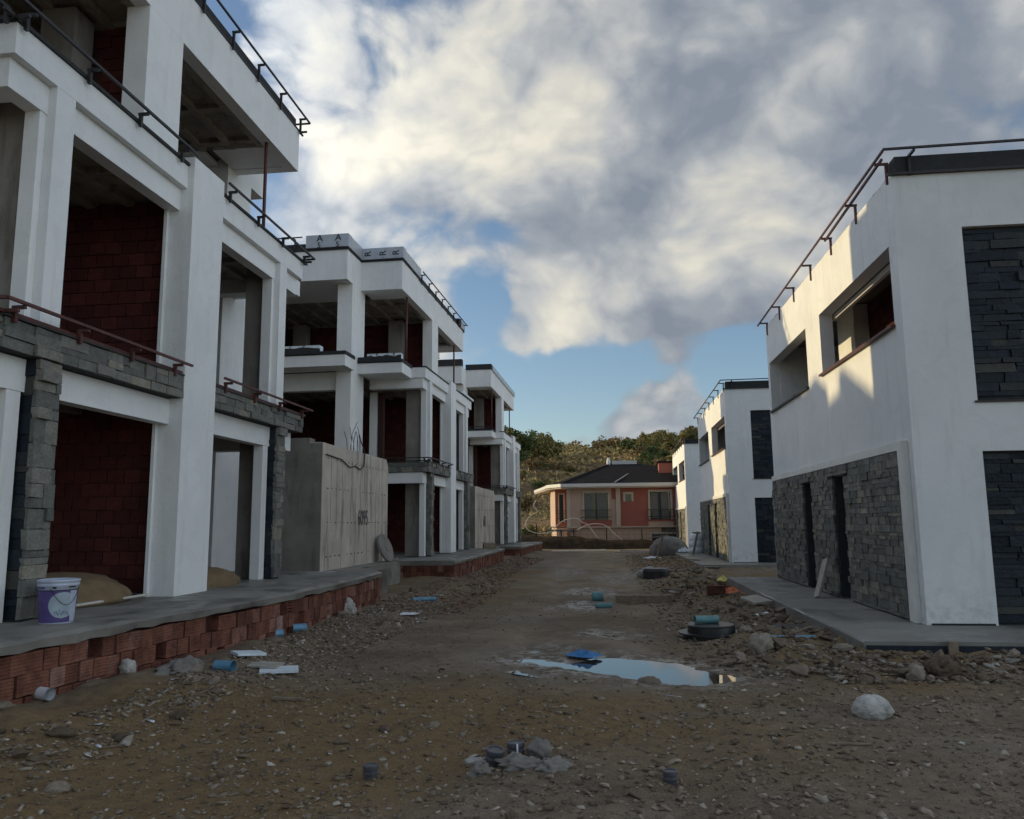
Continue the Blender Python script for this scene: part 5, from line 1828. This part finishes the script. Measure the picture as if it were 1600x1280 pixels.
# ================================================================== the pink and red house
def far_house():
    O = Vector((0, 60, -0.25))
    root = empty('pink_house', O)
    tag(root, 'pink and red single house with a dark hipped roof at the end of the road', 'house')
    pink = simple('pink_plaster', (0.52, 0.38, 0.30), 0.85, 0.06, 2)
    red = simple('red_plaster', (0.34, 0.115, 0.092), 0.85, 0.06, 2)
    roofm = simple('dark_roof_tile', (0.014, 0.013, 0.015), 0.95, 0.3, 3, 0.5, 8, spec=0.1)
    frame = simple('pale_window_frame', (0.50, 0.43, 0.36), 0.7, 0.08)
    curtain = simple('grey_curtain', (0.16, 0.17, 0.16), 0.9, 0.3, 14)
    stonem = simple('basement_stone', (0.13, 0.12, 0.09), 0.9, 0.4, 5)
    iron = M['dark_steel']

    def P(name, mat, *boxes, parent=root, **kw):
        mb = MB(O)
        for b in boxes: mb.box(*b)
        return mb.build(name, mat, parent, **kw)

    def prism(name, mat, poly, z0, z1, parent=root):
        n = len(poly)
        mb = MB(O)
        mb.add([(x, y, z0) for x, y in poly] + [(x, y, z1) for x, y in poly],
               [tuple(range(n))[::-1], tuple(range(n, 2 * n))] + [(i, (i + 1) % n, n + (i + 1) % n, n + i) for i in range(n)])
        return mb.build(name, mat, parent)
    zb, zf, ze = -0.6, 1.20, 4.12
    prism('wall', pink, [(-3.0, 60), (0.78, 60), (0.78, 70), (-5.0, 70), (-4.48, 63.4), (-4.02, 61.5), (-3.0, 61.5)], zf + .09, ze)
    P('wall', red, (-3.99, -3.0, 61.46, 61.495, zf + .09, ze))
    prism('wall', red, [(0.80, 60.02), (9, 60.02), (9, 70), (0.80, 70)], zf + .09, ze)
    P('wall', red, (0.30, 0.62, 59.985, 59.998, 3.3, ze - .01))
    prism('basement_wall', pink, [(-3.05, 60.06), (3.9, 60.06), (3.9, 69.9), (-4.9, 69.9), (-4.35, 63.4), (-3.95, 61.52), (-3.05, 61.52)], zb, zf - .01)
    P('basement_wall', stonem, (3.92, 9, 60.05, 69, zb, zf - .01))
    P('floor_band', frame, (-3.1, 9.1, 59.90, 60.1, zf - .005, zf + .085))
    P('pilaster', frame, (-3.05, -2.78, 59.88, 60.05, zf + .09, ze))
    P('pilaster', frame, (0.62, 0.95, 59.88, 60.015, zf + .09, ze))
    # eaves and roof
    ev = [(-3.4, 59.3), (9.6, 59.3), (9.6, 70.7), (-6.4, 70.7), (-5.1, 64.4), (-4.5, 61.0)]
    prism('eave', frame, ev, ze + .001, ze + 0.10)
    prism('gutter', simple('white_gutter', (0.62, 0.62, 0.60), 0.5, .06), [(-3.45, 59.2), (9.7, 59.2), (9.7, 70.8), (-6.5, 70.8), (-5.2, 64.4), (-4.6, 60.9)], ze + .101, ze + 0.34)
    zr = ze + .341
    mb = MB(O)
    ap = [(0.35, 65.2, 6.32), (2.6, 65.2, 6.32)]
    e = [(-3.4, 59.25, zr), (3.8, 59.25, zr), (9.65, 59.25, zr), (9.65, 70.7, zr), (-6.4, 70.7, zr), (-5.1, 64.4, zr), (-4.5, 61.0, zr)]
    mb.add([*e, *ap], [(0, 1, 8, 7), (1, 2, 8), (2, 3, 8), (3, 4, 7, 8), (4, 5, 7), (5, 6, 7), (6, 0, 7), (6, 5, 4, 3, 2, 1, 0)])
    rf = mb.build('roof', roofm, root)
    mb = MB(O)
    a = [(0.55, 59.22, zr + .02), (9.7, 59.22, zr + .02), (9.7, 68, zr + .02), (2.55, 64.3, 5.85), (5.9, 64.3, 5.85)]
    mb.add(a, [(0, 1, 4, 3), (1, 2, 4), (2, 3, 4), (0, 3, 2), (0, 2, 1)])
    mb.build('roof', roofm, root)
    mb = MB(O); mb.bar((0.55, 59.16, zr + .05), (2.5, 64.2, 5.9), 0.10, 0.05); mb.build('flashing', simple('flashing', (0.2, 0.2, 0.2), 0.6), rf)
    mb = MB(O); mb.bar((-3.4, 59.25, zr + .05), (0.35, 65.2, 6.36), 0.09, 0.05); mb.build('ridge_tile', roofm, rf)
    P('ridge_vent', simple('vent_grey', (0.45, 0.46, 0.46), 0.5, .06), (0.45, 2.45, 65.0, 65.5, 6.25, 6.55), parent=rf)
    mb = MB(O); mb.lathe(0.15, 65.0, [(0.13, 6.1), (0.16, 6.5), (0.05, 6.8)], 10); mb.build('roof_lamp', M['white_plastic'], rf)
    ch = P('chimney', red, (4.0, 5.2, 62.0, 63.0, 4.8, 6.1), parent=rf)
    P('chimney_cap', roofm, (3.9, 5.3, 61.9, 63.1, 6.101, 6.22), parent=root)

    def window(x0, x1, z0, z1, sill=True, french=True):
        f = P('window', frame, (x0 - .16, x0, 59.93, 60.03, z0, z1 + .16), (x1, x1 + .16, 59.93, 60.03, z0, z1 + .16), (x0, x1, 59.93, 60.03, z1, z1 + .16))
        P('pane', M['glass'], (x0, x1, 59.985, 59.997, z0, z1), parent=f)
        if french:
            P('curtain', curtain, (x0 + 0.08, x0 + (x1 - x0) * .38, 59.975, 59.983, z0 + .1, z1 - .08), (x0 + (x1 - x0) * .55, x1 - .12, 59.975, 59.983, z0 + .1, z1 - .08), parent=f)
            P('sash', iron, (x0, x0 + .05, 59.96, 59.973, z0, z1), (x1 - .05, x1, 59.96, 59.973, z0, z1), ((x0 + x1) / 2 - .04, (x0 + x1) / 2 + .04, 59.96, 59.973, z0, z1), parent=f)
        return f
    window(-1.72, 0.02, 1.78, 3.80)
    P('apron', red, (-2.0, 0.3, 59.95, 59.999, zf + .09, 1.76))
    window(3.15, 4.62, 1.78, 3.80)
    P('apron', pink, (2.98, 4.8, 59.95, 60.019, zf + .09, 1.62))
    window(1.32, 1.78, 3.12, 3.66, french=False)
    for (x0, x1) in ((-1.95, 0.25), (2.95, 4.85)):
        mb = MB(O)
        for z in (1.98, 2.50):
            mb.bar((x0, 59.68, z), (x1, 59.68, z), 0.045)
        for x in (x0, x1):
            mb.bar((x, 59.68, 2.5), (x, 59.98, 2.5), 0.04)
            mb.bar((x, 59.68, 1.98), (x, 59.98, 1.98), 0.04)
        n = int((x1 - x0) / 0.16)
        for k in range(n + 1):
            x = x0 + (x1 - x0) * k / n
            mb.bar((x, 59.68, 1.98), (x, 59.68, 2.5), 0.018)
        mb.build('balcony_rail', iron, root)
    # narrow window of the slanting bay
    f = P('window', frame, (-3.80, -3.70, 61.40, 61.455, 1.6, 3.85), (-3.38, -3.28, 61.40, 61.455, 1.6, 3.85), (-3.70, -3.38, 61.40, 61.455, 3.75, 3.85))
    P('pane', M['glass'], (-3.70, -3.38, 61.43, 61.455, 1.6, 3.75), parent=f)
    mb = MB(O)
    for zz in (1.9, 2.1, 2.3, 2.5):
        mb.bar((-3.9, 61.2, zz), (-3.1, 61.2, zz), 0.03)
    mb.build('balcony_rail', iron, root)
    f = P('window', frame, (3.1, 3.2, 59.97, 60.04, -0.3, 0.82), (5.1, 5.2, 59.97, 60.04, -0.3, 0.82), (3.2, 5.1, 59.97, 60.04, .72, 0.82))
    P('pane', M['glass'], (3.2, 5.1, 59.98, 60.045, -0.3, .72), parent=f)
    P('porch', M['concrete'], (-4.3, -2.3, 58.8, 59.88, 0.95, 1.1))
    P('porch_column', pink, (-3.6, -3.35, 58.9, 59.1, -0.4, .949), (-2.75, -2.5, 58.9, 59.1, -0.4, .949))


far_house()

# ================================================================== fence, hoses and cables at the end of the road
fo = Vector((0, 57.4, 0.3))
fr = empty('mesh_fence', fo)
tag(fr, 'wire mesh fence on thin dark posts along the earth bank before the pink house', 'fence')
for k, x in enumerate((-8.6, -6.7, -5.1, -3.3, -2.5, -0.1, 2.4, 4.6, 7.0)):
    mb = MB(fo)
    h = 1.75 if k < 3 else 1.35
    if k == 7: h = 1.1
    zz = gz(x, 57.4)
    mb.bar((x, 57.4, zz - .1), (x + rr.uniform(-.08, .08), 57.4, zz + h), 0.07)
    mb.build('post', M['dark_steel'], fr)
mb = MB(fo)
for k in range(46):
    x = -9.5 + k * 0.42
    zz = gz(x, 57.4)
    mb.bar((x, 57.41, zz), (x, 57.41, zz + 1.25), 0.012)
for k in range(5):
    pts = [(-9.5 + 1.6 * i, 57.41, gz(-9.5 + 1.6 * i, 57.4) + 0.2 + 0.26 * k) for i in range(12)]
    mb.tube(pts, 0.006, 4)
mb.build('wire_mesh', M['dark_steel'], fr, kind='stuff')


def curve_pts(px, y, n=40):
    """smooth 3D curve through hand-set points (x, z) at depth y"""
    P = [Vector((p[0], p[2] if len(p) > 2 else y, p[1])) for p in px]
    out = []
    for i in range(len(P) - 1):
        p0 = P[max(i - 1, 0)]; p1 = P[i]; p2 = P[i + 1]; p3 = P[min(i + 2, len(P) - 1)]
        for k in range(8):
            t = k / 8
            out.append(0.5 * ((2 * p1) + (p2 - p0) * t + (2 * p0 - 5 * p1 + 4 * p2 - p3) * t * t + (3 * p1 - p0 - 3 * p2 + p3) * t ** 3))
    out.append(P[-1])
    return out


def at(u, v, y):
    w = ray(u, v); t = y / w.y
    return (w.x * t, CAM_H + w.z * t)


for px, lb in (([(838, 782), (834, 790), (840, 800), (832, 804), (824, 812), (821, 822), (828, 830), (842, 834), (856, 833), (868, 829)], 'pale looped hose hanging on the fence at the far end of the villas'),
               ([(866, 826), (880, 814), (898, 810), (910, 816), (920, 822), (934, 840), (950, 850), (962, 855)], 'pale hose arching over the porch before the pink house'),
               ([(902, 828), (920, 820), (938, 819), (950, 824), (962, 836), (976, 846)], 'pale hose arching from the porch down over the earth bank')):
    mb = MB()
    mb.tube(curve_pts([at(u, v, 57.0) for u, v in px], 57.0), 0.035, 6)
    single('hose', mb, M['rope'], lb, 'hose', smooth=True)
mb = MB(); mb.tube(curve_pts([(at(u, v, 50)[0], gz(at(u, v, 50)[0], 50) + 0.03, 50 + k * 0.9) for k, (u, v) in enumerate([(862, 856), (890, 857), (920, 859), (945, 858)])], 50), 0.04, 6)
single('hose', mb, M['rope'], 'pale hose lying flat across the far end of the road', 'hose', smooth=True)

# ================================================================== hillside
def hill_h(x, y):
    # gentle steps climbing away from the road
    base = 0.137 * (np.clip(y, 66, 205) - 66) + 0.9 * (1 - np.exp(-(np.clip(y, 66, 400) - 66) / 12.0))
    left = sstep(-2, -16, x) * sstep(90, 135, y) * 2.2
    right = sstep(0, 30, x) * sstep(150, 205, y) * 1.2
    s = base + left + right
    terr = 0.55 * np.sin(s * 3.1 + 0.6 * vnoise(x * 0.06, y * 0.06, 8) * 6)
    n = 1.3 * fbm(x * 0.03, y * 0.03, 4, 15) + 0.5 * fbm(x * 0.16, y * 0.16, 3, 16)
    return -0.6 + s + (terr * 0.9 + n) * sstep(66, 90, y)


def build_hill():
    xs = np.linspace(-95, 130, 300); ys = np.concatenate([np.linspace(64, 150, 190), np.linspace(151, 330, 120)])
    X, Y = np.meshgrid(xs, ys)
    Z = hill_h(X, Y)
    Z = Z * 1.0 - 18 * sstep(240, 330, Y)
    nx, ny = len(xs), len(ys)
    V = np.stack([X.ravel(), Y.ravel(), Z.ravel()], 1)
    idx = np.arange(nx * ny).reshape(ny, nx)
    F = np.stack([idx[:-1, :-1].ravel(), idx[:-1, 1:].ravel(), idx[1:, 1:].ravel(), idx[1:, :-1].ravel()], 1)
    me = bpy.data.meshes.new('hillside')
    me.from_pydata(V.tolist(), [], F.tolist())
    me.polygons.foreach_set('use_smooth', [True] * len(F))
    m, g, p, pos = new_mat('dry_hillside')
    mp = g.n('ShaderNodeMapping'); g.link(pos, mp.inputs[0]); mp.inputs['Scale'].default_value = (0.35, 0.35, 1.6)
    n1 = g.noise(mp.outputs[0], 0.55, 7, 0.65)
    n2 = g.noise(pos, 0.9, 7, 0.7)
    c = g.ramp(n1, [(0.32, (0.10, 0.085, 0.045)), (0.45, (0.21, 0.14, 0.08)), (0.55, (0.29, 0.195, 0.115)), (0.68, (0.165, 0.15, 0.07))])
    c = g.mix(g.maprange(n2, 0.50, 0.66, 0, .8), c, (0.045, 0.042, 0.022))
    c = g.mix(g.maprange(n2, 0.28, 0.40, 0.7, 0), c, (0.24, 0.20, 0.13))
    g.put(p.inputs['Base Color'], c); p.inputs['Roughness'].default_value = 0.95
    p.inputs['Specular IOR Level'].default_value = 0.1
    bump(g, p, g.noise(pos, 1.8, 7, 0.7), 0.9, 0.5)
    me.materials.append(m)
    me.update()
    tag(link('hillside', me), kind='structure')
    # a farther, higher ridge
    xs = np.linspace(-400, 700, 160); ys = np.linspace(420, 760, 40)
    X, Y = np.meshgrid(xs, ys)
    Z = 52 * np.exp(-((X - 190) / 170) ** 2) * np.sin(np.clip((Y - 420) / 340, 0, 1) * math.pi) + 14 * fbm(X * 0.012, Y * 0.012, 4, 55) * np.sin(np.clip((Y - 420) / 340, 0, 1) * math.pi) + 10 * np.sin(np.clip((Y - 420) / 340, 0, 1) * math.pi)
    Z -= 4
    nx, ny = len(xs), len(ys)
    V = np.stack([X.ravel(), Y.ravel(), Z.ravel()], 1)
    idx = np.arange(nx * ny).reshape(ny, nx)
    F = np.stack([idx[:-1, :-1].ravel(), idx[:-1, 1:].ravel(), idx[1:, 1:].ravel(), idx[1:, :-1].ravel()], 1)
    me = bpy.data.meshes.new('far_ridge')
    me.from_pydata(V.tolist(), [], F.tolist()); me.polygons.foreach_set('use_smooth', [True] * len(F))
    me.materials.append(simple('wooded_ridge', (0.085, 0.095, 0.085), 0.95, 0.35, 0.05, 0.8, 0.3, bdist=2.0)); me.update()
    tag(link('far_ridge', me), kind='structure')


build_hill()


def hz(x, y):
    return float(hill_h(np.array([x]), np.array([y]))[0])


LEAFM = {
    'green': foliage_mat('dark_green_leaves', [(0.2, (0.030, 0.046, 0.018)), (0.55, (0.065, 0.085, 0.032)), (0.85, (0.115, 0.12, 0.045))]),
    'olive': foliage_mat('olive_leaves', [(0.2, (0.07, 0.07, 0.028)), (0.55, (0.14, 0.125, 0.048)), (0.85, (0.21, 0.165, 0.065))]),
    'autumn': foliage_mat('autumn_leaves', [(0.2, (0.095, 0.072, 0.038)), (0.55, (0.155, 0.115, 0.056)), (0.85, (0.205, 0.15, 0.075))]),
}
BARK = simple('bark', (0.07, 0.055, 0.042), 0.95, 0.3, 6)


def crown_mesh(seed, kind, leafs=2300, leaf=0.062):
    """unit crown: leaf cards clumped on many twigs' ends through the volume"""
    rnd = np.random.RandomState(seed)
    k = 34
    cen = rnd.normal(size=(k, 3)); cen /= np.linalg.norm(cen, axis=1)[:, None]
    cen *= (0.10 + 0.44 * rnd.rand(k, 1)); cen[:, :2] *= rnd.uniform(0.8, 1.15, (1, 2)); cen[:, 2] = cen[:, 2] * 0.8 + 0.04
    rad = 0.05 + 0.13 * rnd.rand(k) ** 1.5
    which = rnd.randint(0, k, leafs)
    d = rnd.normal(size=(leafs, 3)); d /= np.linalg.norm(d, axis=1)[:, None]
    pts = cen[which] + d * (rad[which] * (0.45 + 0.85 * rnd.rand(leafs)))[:, None]
    a = rnd.normal(size=(leafs, 3)); a /= np.linalg.norm(a, axis=1)[:, None]
    b = np.cross(a, rnd.normal(size=(leafs, 3))); b /= np.linalg.norm(b, axis=1)[:, None]
    s = leaf * (0.35 + 0.5 * rnd.rand(leafs))[:, None]
    q = np.stack([pts - a * s, pts + b * s * .7, pts + a * s, pts - b * s * .7], 1).reshape(-1, 3)
    me = bpy.data.meshes.new('crown')
    me.from_pydata(q.tolist(), [], np.arange(leafs * 4).reshape(-1, 4).tolist())
    me.materials.append(LEAFM[kind]); me.update()
    return me


def trunk_mesh(seed):
    rnd = random.Random(seed)
    mb = MB()
    top = (rnd.uniform(-.05, .05), rnd.uniform(-.05, .05), 0.55)
    mb.tube([(0, 0, -0.06), (rnd.uniform(-.02, .02), 0, 0.25), top], 0.030, 7, 0.016)
    for i in range(7):
        a = rnd.uniform(0, 6.28); z = rnd.uniform(0.25, 0.5)
        e = (0.34 * math.cos(a), 0.34 * math.sin(a), z + rnd.uniform(.15, .4))
        mb.tube([(0.01 * math.cos(a), 0, z), (e[0] * .5, e[1] * .5, (z + e[2]) / 2 + .03), e], 0.012, 5, 0.003)
    return mesh_from(mb.v, mb.f, 'trunk', BARK)


CROWNS = {k: [crown_mesh(i * 7 + j, k) for j in range(3)] for i, k in enumerate(LEAFM)}
TRUNKS = [trunk_mesh(i) for i in range(3)]
tr = random.Random(5)
GROUPS = {'green': ('dark green bushy tree on the hillside', 'dark green trees on the hillside'),
          'olive': ('olive green bushy tree on the hillside', 'olive green trees on the hillside'),
          'autumn': ('orange brown autumn tree on the hillside', 'autumn coloured trees on the hillside')}


def tree(x, y, h, w, kind, label=None, z=None):
    root = empty('hill_tree', (x, y, (hz(x, y) if z is None else z) - 0.1), tr.uniform(0, 6.28))
    tag(root, label or GROUPS[kind][0], 'tree', None if label else GROUPS[kind][1])
    link('trunk', tr.choice(TRUNKS), root, (0, 0, 0), (0, 0, 0), (h * .9, h * .9, h))
    link('crown', tr.choice(CROWNS[kind]), root, (0, 0, h * 0.56), (0, 0, 0), (w, w, h * 0.95))
    return root


def at_u(u, y):
    w = ray(u, 760)
    return w.x / w.y * y


# big clump at the left end of the skyline
L1 = {k: '%s tree of the clump at the left end of the ridge' % v for k, v in (('green', 'dark green'), ('olive', 'olive green'), ('autumn', 'orange brown'))}
for (u, y, h, w, k) in ((806, 132, 6.0, 6.5, 'green'), (816, 136, 5.4, 5.6, 'green'), (827, 142, 5.6, 5.4, 'green'), (842, 140, 5.6, 5.6, 'olive'), (854, 144, 5.2, 5.4, 'olive'), (864, 148, 4.6, 4.4, 'green'),
                        (772, 128, 7, 7, 'green'), (788, 130, 6.5, 6.5, 'olive'), (822, 126, 2.8, 3.4, 'green')):
    t_ = tree(at_u(u, y), y, h, w, k, L1[k]); t_['group'] = 'trees of the clump at the left end of the ridge'
tree(at_u(838, 118), 118, 2.9, 3.6, 'autumn', 'orange brown bush tree just below the clump on the left of the slope')
tree(at_u(822, 84), 84, 2.4, 2.6, 'autumn', 'small orange tree low on the slope beside the farthest villa')
tree(at_u(826, 66.5), 66.5, 1.9, 1.5, 'green', 'little dark tree behind the looped hose', z=-0.2)
# crest
for i in range(46):
    u = tr.uniform(870, 1120)
    if i < 40 and u < 925: u += 70
    y = tr.uniform(188, 212)
    k = tr.choices(['green', 'olive', 'autumn'], [2, 6, 3])[0]
    h = tr.uniform(2.2, 4.6) * (0.5 if u < 925 else 1)
    t_ = tree(at_u(u, y), y, h, h * tr.uniform(1.0, 1.4), k, GROUPS[k][0].replace('on the hillside', 'along the crest of the hill'))
    t_['group'] = GROUPS[k][1].replace('on the hillside', 'along the crest')
# slope behind the roof
for i in range(26):
    u = tr.uniform(1000, 1085)
    y = tr.uniform(125, 185)
    k = tr.choices(['green', 'olive', 'autumn'], [3, 5, 3])[0]
    h = tr.uniform(2.4, 4.4)
    t_ = tree(at_u(u, y), y, h, h * tr.uniform(0.95, 1.3), k, GROUPS[k][0].replace('on the hillside', 'on the slope behind the roof and chimney'))
    t_['group'] = GROUPS[k][1].replace('on the hillside', 'on the slope behind the roof')
for i in range(30):
    u = tr.uniform(812, 985)
    y = tr.uniform(100, 185)
    k = tr.choices(['green', 'olive', 'autumn'], [3, 5, 3])[0]
    h = tr.uniform(0.8, 1.9)
    t_ = tree(at_u(u, y), y, h, h * tr.uniform(1.1, 1.6), k, GROUPS[k][0].replace('bushy tree', 'low bush').replace('autumn tree', 'low bush').replace('on the hillside', 'dotted over the open grassy slope'))
    t_['group'] = 'low %s bushes dotted over the open slope' % k
# low scrub and grass tussocks over the slope: one mass nobody could count
rs = np.random.RandomState(3)
n = 15000
yy = 68 + 150 * rs.rand(n) ** 1.2
uu = 740 + 400 * rs.rand(n)
rx = (uu - 950) / 1245.0
xx = rx * yy
dens = fbm(xx * 0.09, yy * 0.09, 3, 44) + 0.25 * np.sin(hill_h(xx, yy) * 3.1)
keep = dens + 0.35 * rs.rand(n) > 0.10
xx, yy = xx[keep], yy[keep]
zz = hill_h(xx, yy)
n = len(xx)
per = 7
c = np.repeat(np.stack([xx, yy, zz], 1), per, 0)
sz = np.repeat(0.14 + 0.50 * rs.rand(n) ** 2, per) * (0.6 + 0.012 * np.repeat(yy - 60, per))
off = rs.normal(size=(n * per, 3)) * sz[:, None] * np.array([0.9, 0.9, 0.4]); off[:, 2] = np.abs(off[:, 2])
p = c + off
a = rs.normal(size=(n * per, 3)); a /= np.linalg.norm(a, axis=1)[:, None]
b = np.cross(a, rs.normal(size=(n * per, 3))); b /= np.linalg.norm(b, axis=1)[:, None]
s = (sz * 0.45)[:, None]
tri = np.stack([p - a * s, p + a * s * .8 - b * s * .4, p + b * s], 1).reshape(-1, 3)
me = bpy.data.meshes.new('hillside_scrub')
me.vertices.add(len(tri)); me.vertices.foreach_set('co', tri.ravel())
me.loops.add(len(tri)); me.loops.foreach_set('vertex_index', np.arange(len(tri)))
me.polygons.add(len(tri) // 3); me.polygons.foreach_set('loop_start', np.arange(0, len(tri), 3)); me.polygons.foreach_set('loop_total', np.full(len(tri) // 3, 3))
me.update(calc_edges=True)
me.materials.append(foliage_mat('dry_scrub', [(0.2, (0.075, 0.068, 0.030)), (0.5, (0.17, 0.135, 0.062)), (0.85, (0.26, 0.20, 0.095))]))
tag(link('hillside_scrub', me), kind='stuff')
